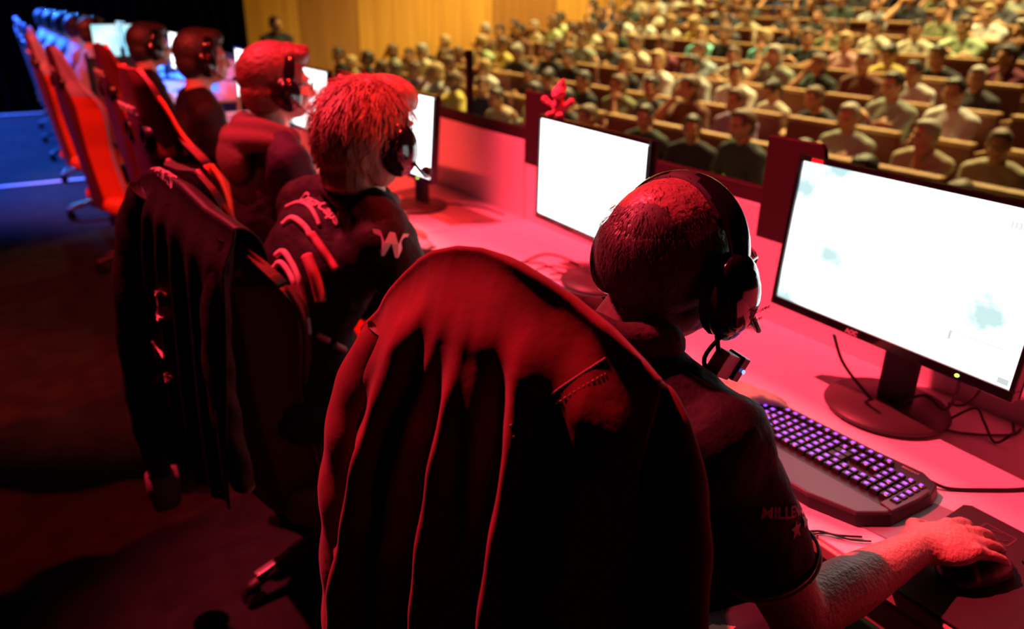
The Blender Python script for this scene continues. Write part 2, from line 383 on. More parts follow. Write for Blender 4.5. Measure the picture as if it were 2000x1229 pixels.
# writing and panels on the nearest screen (part of the picture it shows), brand letters on the bezel
t, T = MT[0]
for (yy, zz, w, h) in ((-.205, .125, .075, .018), (-.10, -.075, .0, .0)):
    if w:
        m = MB(); m.xf = T; m.box((-.006, yy, zz), (.001, w, h)); m.build('score_panel', mat('ui_white', (.1, .1, .1), emit=(.95, 1, 1), es=1.0), t)
Mx = basis((0, -1, 0), (-1, 0, 0))
text('screen_digits', '113:21', .014, M_ui, t, T @ V((-.0072, -.205, .125)), T.to_3x3() @ Mx, .0002)
m = MB(); m.xf = T
m.box((-.006, -.185, -.09), (.001, .10, .0025)); m.box((-.006, -.138, -.098), (.001, .006, .018)); m.box((-.006, -.25, -.145), (.001, .02, .012))
m.build('map_frame', M_ui, t)
text('brand_letters', 'AOC', .013, M_pink, t, T @ V((-.0135, .055, -.1665)), T.to_3x3() @ Mx, .0003, bold=.0006)
m = MB(); m.xf = T; m.box((-.013, -.225*-1, .1615), (.001, .03, .009)); m.build('sticker', mat('red_sticker', (.7, .1, .1), .5), t)
# boards behind the monitors
for Y, L in ((1.20, 'dark red board rising behind the nearest monitor'), (2.31, 'dark red board rising behind the monitor with the toy'), (5.62, 'dark red board behind the farthest white monitor of the red lit row')):
    t = empty('backing_board', (1.60, Y, 1.0), 0, L, 'board', 'dark boards clipped to the desk panel')
    m = MB()
    m.prism([(-.40, 0), (.10, 0), (.10, .262), (-.055, .262), (-.065, .25), (-.075, .215), (-.12, .19), (-.40, .12)], -.008, .008, axis='x')
    m.build('board', M_dark, t, bevel=.003)
    m = MB(); m.box((.03, -.1, .03), (.06, .04, .04)); m.build('clamp', M_matte, t, bevel=.003)
# ------------------------------------------------------------------ plush toy on the second monitor
t = empty('plush_toy', (1.43, 1.975, 1.236), math.radians(200), 'pink plush toy with a pointed tuft sitting on top of the white monitor', 'toy'); t.scale = (.85, .85, .85)
m = MB(); m.ell((0, 0, .035), (.022, .026, .032)); m.ell((.004, 0, .082), (.024, .027, .024)); m.ell((.02, 0, .074), (.016, .014, .010))
m.ell((.022, .022, .008), (.024, .012, .010)); m.ell((.022, -.022, .008), (.024, .012, .010))
m.ell((.006, .042, .046), (.012, .022, .010), (.5, 0, 0)); m.ell((.006, -.042, .046), (.012, .022, .010), (-.5, 0, 0))
m.ell((.008, .058, .056), (.013, .013, .013)); m.ell((.008, -.058, .056), (.013, .013, .013))
link('body', fuse(m, .003, 3), M_plush, t)
m = MB(); m.tube(bez([(-.004, 0, .098), (-.006, .008, .118), (-.002, .022, .132)]), [.016*(1-i/16)+.002 for i in range(17)], 10, round_=True); m.ell((-.016, 0, .10), (.014, .02, .016)); link('tuft', fuse(m, .003, 2), M_plush, t)
m = MB(); m.ell((.0, 0, .038), (.024, .020, .018)); m.build('belly_band', M_plushd, t, smooth=True)

# ------------------------------------------------------------------ keyboard
def keyboard(loc, rz, label, keys=True):
    t = empty('keyboard', loc, rz, label, 'keyboard')
    # local: x toward the monitor, y to the left, outline in the x,y plane
    out = [(-.115, .20), (-.128, .13), (-.128, -.12), (-.105, -.20), (-.055, -.232), (.06, -.238), (.10, -.226), (.118, -.19), (.112, -.10), (.112, .12), (.118, .2), (.09, .235), (-.05, .235)]
    m = MB(); m.prism(out, .002, .022, taper=.975); m.build('case', M_kbdblack, t, bevel=.002)
    rest = [(-.113, .195), (-.126, .12), (-.126, .0), (-.126, -.115), (-.103, -.196), (-.056, -.226), (-.048, -.222), (-.048, .05), (-.060, .06), (-.060, .2)]
    m = MB(); m.prism(rest, .018, .027, taper=.985); m.build('palm_rest', M_kbd, t, bevel=.003)
    m = MB(); m.prism([(-.05, -.225), (.02, -.231), (.06, -.229), (.06, -.200), (-.045, -.200)], .018, .0285); m.build('side_trim', M_kbd, t, bevel=.002)
    m = MB(); m.box((-.128, .12, .012), (.006, .10, .005)); m.build('light_bar', mat('red_plastic', (.6, .08, .08), .3), t)
    sp = .019; cnt = 0
    rest_keys = MB()
    rows = []
    for r in range(6):
        x = .075-r*sp-(0 if r else -.006)
        y = .215
        while y > -.205:
            w = 1
            if r == 5 and .07 < y < .17: w = 6 if abs(y-.16) < .02 else 1
            if r == 4 and y > .21: w = 2
            if r in (2, 3) and -.065 < y < -.045: w = 2
            if -.077 < y < -.070 or -.142 < y < -.134: y -= .008; continue
            if r in (3,) and -.135 < y < -.07: y -= sp; continue
            if r == 0 and y < -.14: y -= sp; continue
            rows.append((x, y-w*sp/2, w)); y -= w*sp
    for (x, y, w) in rows:
        m = MB() if (keys and cnt < 100) else rest_keys
        ww = w*sp-.003
        m.prism([(x-.008, y-ww/2), (x+.008, y-ww/2), (x+.008, y+ww/2), (x-.008, y+ww/2)], .022, .032, taper=.84)
        gx, gy = .0046+random.random()*.0012, .0040+random.random()*.0018
        m.box((x+.001, y, .0322), (gx*1.3, gy*1.3, .0006), 1); m.box((x-.002, y+.001, .0322), (.002, gy*.7, .0006), 1)
        if random.random() < .25: m.box((x-.006, y-.003, .0321), (.0014, .004, .0006), 2)
        if keys and cnt < 100: m.build('key', [M_kbdblack, M_keyglow, M_redglow], t)
        cnt += 1
    if rest_keys.f: tag(rest_keys.build('key' if not keys else 'small_key', [M_kbdblack, M_keyglow, M_redglow], t), kind='stuff')
    return t
kb = keyboard((1.172, .785, DZ), .02, 'black gaming keyboard with purple lit keys and grey palm rest on the near desk')
text('brand_letters', 'ROCCAT', .008, M_pink, kb, (.098, -.17, .0232), basis((0, -1, 0), (0, 0, 1)), .0002)
kb3 = keyboard((1.16, 3.0, DZ), 0, 'dark keyboard on the desk in front of the hooded player', False)
kb2 = keyboard((1.19, 1.86, DZ), 0, 'dark keyboard partly hidden behind the headset man and the coat', False)
# gray sheet under keyboard
m = MB(); m.box((0, 0, 0), (.16, .14, .002)); o = m.build('plastic_sheet', mat('grey_plastic_sheet', (.25, .25, .27), .4), loc=(1.165, .555, DZ+.001), rot=(0, 0, .2)); tag(o, 'grey plastic sheet sticking out under the right end of the keyboard', 'sheet')
# mousepad + mouse
t = empty('mousepad', (1.13, .345, DZ), 0, 'black cloth mousepad with printed logo under the mouse hand', 'mousepad')
m = MB()
o1 = [(-.14, .16), (.155, .175), (.165, .165), (.165, -.25), (-.13, -.25), (-.145, .15)]
m.prism(o1, .0005, .004); m.build('pad', M_mousepad, t, bevel=.001)
m = MB()
m.box((.118, .125, .0042), (.034, .003, .0004)); m.box((.102, .10, .0042), (.003, .05, .0004)); m.box((.135, .10, .0042), (.003, .05, .0004)); m.tube([V((.118+.011*math.cos(a/3), .095+.014*math.sin(a/3), .0042)) for a in range(15)], .0013, 6); m.box((.118, .075, .0042), (.03, .003, .0004))
m.build('logo', M_padprint, t)
t = empty('mouse', (1.118, .412, DZ+.0045), -.28, 'black computer mouse under the right hand on the mousepad', 'mouse')
m = MB(); m.ell((0, 0, .012), (.066, .036, .026)); m.ell((.02, 0, .008), (.046, .034, .02)); m.ell((-.03, 0, .012), (.035, .034, .026)); link('shell', fuse(m, .003, 4), M_black, t)
m = MB(); m.tube([(.038, 0, .022), (.046, 0, .024), (.054, 0, .02)], .004, 8); m.build('wheel', M_matte, t)
m = MB(); m.box((.03, .0, .033), (.05, .0012, .001)); m.build('button_split', M_matte, t)
# other mouse, seen beyond the coat
t = empty('mouse', (1.12, 2.36, DZ), .2, 'pale shiny mouse on the desk just right of the blond player', 'mouse')
m = MB(); m.ell((0, 0, .012), (.058, .032, .024)); link('shell', fuse(m, .004, 3), mat('pale_plastic', (.55, .6, .7), .2), t)
m = MB(); m.box((0, 0, .004), (.11, .062, .006)); m.build('sole', M_matte, t, bevel=.002)
# cables
def cable(pts, r, label, group='cables on the desks', name='cable'):
    o0 = V(pts[0]); m = MB(); m.tube([p-o0 for p in bez(pts, 8)], r, 8); o = m.build(name, M_cable, loc=o0, smooth=True); return tag(o, label, 'cable', group)
D = DZ+.004
cable([(1.36, .875, .93), (1.40, .87, .86), (1.44, .84, .80), (1.475, .80, D), (1.52, .76, D)], .0035, 'thin cable drooping from the left underside of the nearest monitor')
cable([(1.47, .67, .92), (1.48, .665, .86), (1.50, .69, .80), (1.50, .74, .81), (1.46, .79, D)], .0035, 'cable looping right of the nearest monitor stand')
cable([(1.50, .655, .93), (1.53, .645, .87), (1.54, .67, .81), (1.53, .70, .80)], .003, 'second cable hanging behind the nearest monitor')
cable([(1.54, .70, D), (1.56, .66, .80), (1.57, .64, D+.02), (1.545, .60, D), (1.58, .585, D+.02), (1.62, .60, D), (1.655, .62, D)], .0028, 'black cable coiled on the desk right of the monitor base')
cable([(1.50, .72, D), (1.52, .66, D), (1.60, .60, D), (1.645, .60, D)], .0025, 'thin cable lying along the desk behind the monitor base')
cable([(1.29, .585, D+.008), (1.31, .56, D), (1.36, .525, D), (1.42, .49, D), (1.50, .46, D), (1.60, .36, D)], .0032, 'black cable running from the keyboard to the right edge')
cable([(1.198, .38, D+.012), (1.25, .36, D+.006), (1.33, .34, D+.002), (1.42, .31, D), (1.55, .28, D)], .0035, 'thick mouse cable running to the right edge')
cable([(1.052, .56, D+.0), (1.02, .585, D), (1.0, .61, D), (.982, .62, .74), (.97, .615, .66)], .002, 'thin cable falling over the desk front below the keyboard')
cable([(1.055, .545, D), (1.03, .565, D), (1.005, .60, D), (.98, .61, .74), (.965, .60, .66)], .0016, 'second thin cable falling over the desk front')
cable([(1.20, 1.995, D), (1.32, 2.03, D), (1.47, 2.08, D), (1.50, 1.95, D), (1.45, 1.85, D), (1.44, 1.82, D)], .0032, 'cable arching over the desk left of the white monitor base')
cable([(1.40, 1.83, D), (1.33, 1.86, D), (1.34, 1.95, D), (1.42, 1.96, D), (1.44, 1.88, D), (1.40, 1.90, D), (1.40, 2.0, D), (1.36, 2.03, D)], .0024, 'curled cable loops beside the white monitor base')
cable([(1.40, 1.66, .93), (1.43, 1.66, .86), (1.50, 1.63, D), (1.56, 1.58, D)], .003, 'cable drooping under the white monitor')
cable([(1.36, 1.90, D), (1.48, 1.84, D), (1.6, 1.66, D)], .0024, 'cable crossing the desk under the white monitor')
cable([(1.40, 2.90, D), (1.52, 2.86, D), (1.60, 2.74, D), (1.62, 2.6, D)], .003, 'cable behind the blond player\'s monitor')
m = MB(); m.box((0, 0, 0), (.02, .012, .012)); o = m.build('cable_plug', M_matte, loc=(1.20, 2.0, D+.004)); tag(o, 'small black plug at the end of the arching cable', 'plug')

# ------------------------------------------------------------------ gaming chairs
def back_half(z):   # half width of the backrest at height z above the seat
    return lerp([(0, .20), (.10, .205), (.25, .185), (.38, .19), (.52, .235), (.62, .25), (.68, .235), (.74, .165), (.82, .150), (.88, .135), (.915, .085)], z)
def chair_parts(label, group, wing, centre, top=None, logo=True, dz=0.0):
    t = empty('gaming_chair', (0, 0, 0), 0, label, 'chair', group)
    for k in range(5):
        a = math.radians(72*k+36); c, s = math.cos(a), math.sin(a)
        m = MB(); m.tube([(c*.05, s*.05, .12), (c*.2, s*.2, .105), (c*.325, s*.325, .075)], [.036, .028, .02], 8, flat=.7, up=(0, 0, 1), round_=True)
        leg = m.build('base_arm', M_leather, t, smooth=True)
        m = MB(); cx, cy = c*.325, s*.325
        for sg in (-1, 1): m.tube([(cx-s*.006*sg, cy+c*.006*sg, .03), (cx-s*.026*sg, cy+c*.026*sg, .03)], .03, 14)
        m.build('caster', M_gloss, leg, smooth=False)
        m = MB(); m.box((c*.24, s*.24, .118), (.15, .022, .004), rot=(0, .18, a)); m.build('base_trim', M_metal, leg, bevel=.001)
    m = MB(); m.tube([(0, 0, .1), (0, 0, .25)], .03, 14); m.tube([(0, 0, .25), (0, 0, .38)], .018, 12); m.build('gas_column', M_black, t)
    up0 = dz
    m = MB(); m.box((-.02, 0, .385+dz), (.3, .2, .04)); m.tube([(0, -.08, .38+dz), (0, -.26, .37+dz), (0, -.30, .36+dz)], .008, 8); m.build('tilt_mechanism', M_black, t, bevel=.004)
    m = MB(); m.ell((.02, 0, .455+dz), (.25, .19, .055), seg=24); m.ell((.10, 0, .455+dz), (.17, .20, .05), seg=24)
    link('seat', fuse(m, .012, 4), M_leather, t)
    for sg in (-1, 1):
        m = MB(); m.tube(bez([(-.24, sg*.20, .52+dz), (-.18, sg*.225, .50+dz), (-.05, sg*.24, .475+dz), (.12, sg*.24, .475+dz), (.24, sg*.215, .465+dz)], 4), [.05+.02*math.sin(i/16*math.pi) for i in range(17)], 12, flat=.75, up=(0, 1, 0), round_=True)
        link('seat_bolster', fuse(m, .011, 4), wing, t)
    # backrest, leaning back
    lean = .13; nz, ny = 46, 24
    def P(u, z, side):   # u in -1..1
        w = back_half(z); y = u*w; x = -.235-z*math.sin(lean)*1.0
        curl = .10*smoothstep(.45, 1.0, abs(u))*lerp([(0, .9), (.3, .9), (.6, 1.1), (.72, .55), (.92, .1)], z)
        th = lerp([(0, .085), (.5, .075), (.75, .055), (.915, .03)], z)*(1-.55*abs(u)**3)
        return V((x+curl+side*th/2, y, .47+dz+z*math.cos(lean)))
    def shell(u0_, u1_, z0, z1, nu, nzz, skip=None):
        m = MB()
        for side in (1, -1):
            vs = []; fs = []
            for i in range(nzz+1):
                for j in range(nu+1): vs.append(P(u0_+(u1_-u0_)*j/nu, z0+(z1-z0)*i/nzz, side))
            for i in range(nzz):
                for j in range(nu):
                    q = (i*(nu+1)+j, i*(nu+1)+j+1, (i+1)*(nu+1)+j+1, (i+1)*(nu+1)+j)
                    if skip and skip(u0_+(u1_-u0_)*(j+.5)/nu, z0+(z1-z0)*(i+.5)/nzz): continue
                    fs.append(q if side == 1 else q[::-1])
            m.add(vs, fs)
        # rim joining both sides
        e = [(u0_+(u1_-u0_)*j/nu, z0) for j in range(nu+1)]+[(u1_, z0+(z1-z0)*i/nzz) for i in range(1, nzz+1)]+[(u1_+(u0_-u1_)*j/nu, z1) for j in range(1, nu+1)]+[(u0_, z1+(z0-z1)*i/nzz) for i in range(1, nzz)]
        n = len(e); vs = [P(u, z, 1) for u, z in e]+[P(u, z, -1) for u, z in e]
        m.add(vs, [(i, (i+1) % n, n+(i+1) % n, n+i) for i in range(n)])
        return m
    hole = lambda u, z: .70 < z < .755 and .30 < abs(u) < .66
    bk = shell(-.62, .62, 0, .915, 22, 60, hole).build('backrest', centre, t, smooth=True)
    for u_ in (-.48, .48):
        c = P(u_, .728, 0); m = MB(); nn = 20
        vs = []
        for k in range(nn):
            a = 2*math.pi*k/nn
            for rr, xx in ((1.0, .034), (1.35, .030), (1.35, -.034), (1.0, -.036)):
                vs.append(c+V((xx, math.cos(a)*.026*rr, math.sin(a)*.024*rr)))
        m.add(vs, [(k*4+j, ((k+1) % nn)*4+j, ((k+1) % nn)*4+(j+1) % 4, k*4+(j+1) % 4) for k in range(nn) for j in range(4)]); m.build('belt_hole', M_black, bk, smooth=True)
    for sg in (-1, 1):
        shell(sg*.62, sg*1.0, 0, .66, 8, 44).build('side_bolster', wing, t, smooth=True)
        shell(sg*.62, sg*1.0, .66, .915, 8, 18).build('head_wing', top or centre, t, smooth=True)
        m = MB(); m.tube(bez([P(sg*1.0, z, 0) for z in [i*.0915 for i in range(11)]], 3), .008, 8); m.build('piping', top or wing, bk, smooth=True)
        m = MB(); m.box((-.02, sg*.29, .50+dz), (.05, .03, .26)); m.box((0, sg*.30, .635+dz), (.24, .075, .03)); m.build('armrest', M_black, t, bevel=.01)
    if logo:
        c = P(0, .80, -1); text('logo', 'MAXNOMIC', .036, M_white, t, c+V((-.008, 0, 0)), basis((0, -1, 0), (-1, 0, -.2)), .0006, bold=.001)
    return t
GC = 'gaming chairs along the row'
ch = chair_parts('gaming chair under the red coat, nearest to the camera', GC, M_maroon, M_leather, logo=False, dz=-.13)  # maroon wings: shade on the bolsters is put into their colour
ch.location = (.77, .85, 0); ch.rotation_euler = (0, 0, math.radians(20))
red_chair = chair_parts('gaming chair with glowing red side wings behind the hooded player', GC, M_orange, M_maroon)
red_chair.location = (.66, 2.58, 0); red_chair.rotation_euler = (0, 0, math.radians(6))
c2 = copy_tree(ch); c2.location = (.630, 1.875, -.02); c2.rotation_euler = (0, 0, math.radians(12)); c2.scale = (1, .86, 1); c2['label'] = 'gaming chair of the blond player, under the black jacket'
pale = chair_parts('gaming chair with a pale violet headrest edge, fifth from the coat', GC, M_orange, M_maroon, top=M_bluewht, dz=-.07)
pale.location = (.60, 5.1, 0); pale.rotation_euler = (0, 0, math.radians(8))
spots = [(.72, 3.82, 4, red_chair, 'gaming chair with an upright maroon back and one bright wing, fourth from the coat'),
         (.56, 6.55, 6, pale, 'gaming chair with red wing in front of the blue lit floor, sixth from the coat'),
         (.62, 7.9, -4, pale, 'gaming chair seventh from the coat, dark red with violet rim'),
         (.60, 9.1, 8, pale, 'gaming chair eighth from the coat, standing in blue light'),
         (.60, 10.3, 5, pale, 'gaming chair ninth from the coat, blue topped'),
         (.62, 11.4, -5, pale, 'gaming chair at the far end of the row')]
for x, y, a, src, L in spots:
    c = copy_tree(src); c.location = (x, y, 0); c.rotation_euler = (0, 0, math.radians(a)); c['label'] = L

# ------------------------------------------------------------------ the red coat over the nearest chair
PH = math.radians(22); CN = V((math.cos(PH), math.sin(PH), 0)); CS = V((CN.y, -CN.x, 0)); C0 = V((.41, .71, 0))
coat = empty('coat', (.41, .71, .45), 0, 'red suede coat draped over the nearest chair back', 'coat')
def CP(a, z, d=0): return C0+CS*a+V((0, 0, z))-CN*d-coat.location
TOPZ = [(-.235, 1.125), (-.202, 1.165), (-.166, 1.200), (-.135, 1.238), (-.114, 1.262), (-.09, 1.284), (-.064, 1.300), (-.035, 1.310), (0, 1.314), (.03, 1.312), (.05, 1.308), (.086, 1.296), (.118, 1.284), (.162, 1.262), (.199, 1.236), (.235, 1.205)]
creases = [  # crest line a(z), strength, width, start z
    ([(.66, -.182), (.81, -.174), (1.06, -.126), (1.21, -.089), (1.31, -.022)], .030, .018),
    ([(.70, -.035), (.75, -.031), (1.06, -.007), (1.18, .011), (1.27, .020)], .030, .018),
    ([(.75, .076), (.81, .078), (1.11, .095), (1.175, .091), (1.28, .090)], .030, .017),
    ([(.7, -.115), (1.0, -.088), (1.15, -.045), (1.30, .0)], .012, .014),
    ([(.7, .03), (1.0, .042), (1.2, .05), (1.3, .05)], .010, .016),
    ([(.7, -.225), (1.0, -.188), (1.17, -.15), (1.25, -.11)], .022, .020),
    ([(.7, .150), (1.0, .158), (1.2, .165), (1.25, .165)], .014, .022)]
def coat_d(a, z):
    top = lerp(TOPZ, a); dep = top-z
    d = .035*smoothstep(0, .10, dep)+.045*smoothstep(.05, .55, dep)
    d -= .55*max(0, abs(a)-.15)**1.5
    for line, st, w in creases:
        c = lerp(line, z); x = a-c; g = smoothstep(.015, .24, dep)
        k = math.exp(-(x/w)**2) if x < 0 else math.exp(-(x/(w*1.9))**2)
        d += st*g*k*1.25
        d -= .012*g*math.exp(-((x+w*2.1)/w)**2)
    d += .002*math.sin(a*60+z*23)+.0015*math.sin(z*61+a*31)
    return d
NA, NZ = 190, 120
m = MB(); vs = []; fs = []
zb = .50
for i in range(NZ+1):
    for j in range(NA+1):
        u = j/NA
        if i < 10:   # going over the top towards the seat side
            a = -.20+.425*u; top = lerp(TOPZ, a); q = (10-i)/10
            th = q*math.pi*.5; d = -.055*math.sin(th)-.02*q; z = top-.10*(1-math.cos(th))*1.3
            vs.append(CP(a, z, d+.004))
        else:
            v = ((i-10)/(NZ-10)); a0 = -.20+.425*u
            ab = -.215+.465*u
            top = lerp(TOPZ, a0); z = top+(zb-top)*v**1.15; a = a0+(ab-a0)*smoothstep(0, 1, v)
            vs.append(CP(a, z, coat_d(a, z)))
for i in range(NZ):
    for j in range(NA):
        p_ = i*(NA+1)+j; fs.append((p_, p_+NA+1, p_+NA+2, p_+1))
m.add(vs, fs); cb = m.build('coat_back', M_coat, coat, smooth=True)
so = cb.modifiers.new('thick', 'SOLIDIFY'); so.thickness = .005; so.offset = 0
def sleeve(path, rads, name, flat=.62, seed=1, wr_=1.0):
    pts = bez(path, 14); n = len(pts); rr = []
    for i in range(n):
        t = i/(n-1)*(len(rads)-1); k = min(int(t), len(rads)-2); r = rads[k]+(rads[k+1]-rads[k])*(t-k); rr.append(r)
    m = MB(); seg = 36; vs = []; rnd = random.Random(seed); ph = [rnd.uniform(0, 6) for _ in range(6)]
    for i in range(n):
        t = (pts[min(i+1, n-1)]-pts[max(i-1, 0)]).normalized(); u = (CS-t*CS.dot(t)).normalized(); w = t.cross(u)
        for k in range(seg):
            a = 2*math.pi*k/seg
            r = rr[i]*(1+wr_*(.07*math.sin(i*.55+ph[0]+1.3*math.sin(a+ph[1]))*min(1, i/40)+.03*math.sin(i*.37+2*a+ph[2])+.02*math.sin(3*a+ph[3]+i*.1)))
            vs.append(pts[i]+(u*math.cos(a)+w*math.sin(a)*flat)*r)
    m.add(vs, [(i*seg+k, i*seg+(k+1) % seg, (i+1)*seg+(k+1) % seg, (i+1)*seg+k) for i in range(n-1) for k in range(seg)]+[tuple(range(seg)), tuple((n-1)*seg+k for k in range(seg))[::-1]])
    return m.build(name, M_coat, coat, smooth=True)
sleeve([CP(-.155, 1.175, .0), CP(-.178, 1.10, .018), CP(-.195, 1.0, .028), CP(-.210, .86, .032), CP(-.225, .70, .03), CP(-.238, .56, .028), CP(-.24, .47, .028)], [.026, .042, .050, .054, .056, .058, .054], 'sleeve', .75, 3, .8)
sleeve([CP(.205, 1.195, -.03), CP(.218, 1.160, -.022), CP(.235, 1.09, -.010), CP(.250, .98, .004), CP(.260, .82, .012), CP(.26, .66, .012), CP(.25, .50, .012)], [.020, .040, .056, .060, .060, .058, .056], 'sleeve', .42, 8, .35)
def seam(pts, r=.0016, name='seam', dash=False):
    m = MB(); P = bez([CP(a, z, coat_d(a, z)+.0028) for a, z in pts], 10)
    if dash:
        for i in range(0, len(P)-1, 2): m.tube([P[i], P[i+1]], r, 6)
    else: m.tube(P, r, 6)
    return m.build(name, M_coatin, coat, smooth=True)
seam([(.09, 1.150), (.112, 1.174), (.134, 1.198), (.155, 1.218), (.170, 1.232)], .0009, 'shoulder_seam')
seam([(.096, 1.140), (.118, 1.164), (.140, 1.188), (.160, 1.206), (.175, 1.218)], .0009, 'stitching', True)
# ------------------------------------------------------------------ black jacket over the second chair
PJ = math.radians(15); JN = V((math.cos(PJ), math.sin(PJ), 0)); JS = V((JN.y, -JN.x, 0)); J0 = V((.27, 1.72, 0))
jk = empty('jacket', (.27, 1.72, .4), 0, 'black jacket with printed sleeve hanging from the blond player\'s chair', 'jacket')
def JP(a, z, d=0): return J0+JS*a+V((0, 0, z))-JN*d-jk.location
JT = [(-.23, 1.15), (-.215, 1.18), (-.17, 1.205), (-.113, 1.218), (-.06, 1.215), (.004, 1.205), (.05, 1.188), (.102, 1.170), (.16, 1.162), (.22, 1.150)]
def jd(a, z):
    top = lerp(JT, a); dep = top-z; g = smoothstep(.0, .2, dep)
    d = .03*smoothstep(0, .1, dep)+.03*smoothstep(0, .6, dep)
    for c, w, st in ((-.17, .016, .02), (-.11, .015, .02), (-.05, .017, .018), (.01, .018, .016), (.08, .02, .014), (.15, .02, .012)):
        d += st*g*math.exp(-((a-c*(1+.1*dep))/w)**2)
    return d
m = MB(); vs = []; fs = []; NA, NZ = 110, 80
for i in range(NZ+1):
    for j in range(NA+1):
        u = j/NA; a0 = -.225+.44*u
        if i < 8:
            q = (8-i)/8; th = q*math.pi/2; top = lerp(JT, a0); vs.append(JP(a0, top-.08*(1-math.cos(th)), -.06*math.sin(th)))
        else:
            v = (i-8)/(NZ-8); top = lerp(JT, a0); zb2 = .50; ab = -.23+.39*u
            z = top+(zb2-top)*v; a = a0+(ab-a0)*v; vs.append(JP(a, z, jd(a, z)))
for i in range(NZ):
    for j in range(NA):
        p_ = i*(NA+1)+j; fs.append((p_, p_+NA+1, p_+NA+2, p_+1))
m.add(vs, fs); jb = m.build('jacket_back', M_jacket, jk, smooth=True); so = jb.modifiers.new('thick', 'SOLIDIFY'); so.thickness = .005; so.offset = 0
def jsleeve(path, rads, sd):
    global coat
    pts = bez(path, 12); n = len(pts); m = MB(); seg = 26; vs = []
    for i in range(n):
        t = (pts[min(i+1, n-1)]-pts[max(i-1, 0)]).normalized(); u = (JS-t*JS.dot(t)).normalized(); w = t.cross(u)
        q = i/(n-1)*(len(rads)-1); k0 = min(int(q), len(rads)-2); r0_ = rads[k0]+(rads[k0+1]-rads[k0])*(q-k0)
        for k in range(seg):
            a = 2*math.pi*k/seg; r = r0_*(1+.06*math.sin(i*.7+2*a+sd)+.05*math.sin(3*a+sd)); vs.append(pts[i]+(u*math.cos(a)+w*math.sin(a)*.6)*r)
    m.add(vs, [(i*seg+k, i*seg+(k+1) % seg, (i+1)*seg+(k+1) % seg, (i+1)*seg+k) for i in range(n-1) for k in range(seg)]+[tuple(range(seg)), tuple((n-1)*seg+k for k in range(seg))[::-1]])
    return m.build('sleeve', M_jacket, jk, smooth=True)
sl = jsleeve([JP(-.15, 1.17, .02), JP(-.185, 1.08, .04), JP(-.20, .9, .07), JP(-.215, .7, .08), JP(-.22, .55, .08), JP(-.215, .43, .07)], [.035, .05, .055, .052, .048, .042], 2)
m = MB(); m.tube([JP(-.215, .43, .07), JP(-.213, .38, .07), JP(-.21, .325, .07)], [.040, .042, .034], 20, flat=.8, up=JS, round_=False); m.build('lining_cuff', mat('cuff_knit', (.10, .04, .06), .8), jk, smooth=True)
jsleeve([JP(.17, 1.12, .0), JP(.155, 1.0, .03), JP(.14, .85, .04), JP(.14, .70, .04), JP(.15, .54, .03)], [.025, .04, .045, .045, .04], 5)
bpy.context.view_layer.update()
for (s_, px, py, sz, dr) in (('G', 314, 600, .10, (10, 0)), ('A', 312, 680, .06, (10, 0)), ('GAMERS', 316, 735, .028, (10, 1)), ('gaming', 262, 742, .018, (4, 0))):
    decal('sleeve_print', s_, (px, py), dr, sz, M_pink, jb, .009)
decal('back_print', 'MAXNOMIC', (318, 337), (8, 4), .020, M_white, jb, .004, .0002)
for q_ in red_chair.children:
    if q_.name.startswith('backrest'): decal('logo', 'MAXNOMIC', (297, 185), (8, 2), .032, M_white, q_, .003, .0008)

# ------------------------------------------------------------------ people
def rotz(a): return Matrix.Rotation(a, 3, 'Z')
def head_xf(c, yaw, pitch=0, roll=0, s=1.0):
    return Matrix.Translation(c) @ (Matrix.Rotation(yaw, 4, 'Z') @ Matrix.Rotation(pitch, 4, 'Y') @ Matrix.Rotation(roll, 4, 'X')) @ Matrix.Scale(s, 4)
def head_add(mb, X, ears=True, face=True):
    old = mb.xf; mb.xf = X
    mb.ell((-.012, 0, .022), (.098, .076, .088), seg=24, rings=16); mb.ell((.02, 0, -.03), (.072, .062, .08), seg=20, rings=14)
    mb.ell((.048, 0, -.075), (.034, .042, .032)); mb.ell((.0, 0, -.05), (.06, .06, .05))
    if face:
        mb.tube([(.086, 0, .012), (.104, 0, -.018), (.110, 0, -.032)], [.008, .011, .012], 8, round_=True); mb.ell((.098, 0, -.036), (.012, .018, .008))
        mb.ell((.080, .03, .022), (.016, .024, .009)); mb.ell((.080, -.03, .022), (.016, .024, .009))
        mb.ell((.084, 0, -.064), (.014, .026, .007)); mb.ell((.082, 0, -.076), (.013, .022, .006)); mb.ell((.068, .036, -.03), (.02, .02, .02)); mb.ell((.068, -.036, -.03), (.02, .02, .02))
    if ears:
        for sg in (-1, 1): mb.ell((-.006, sg*.078, -.012), (.020, .009, .033), rot=(0, .15, sg*.35))
    mb.xf = old
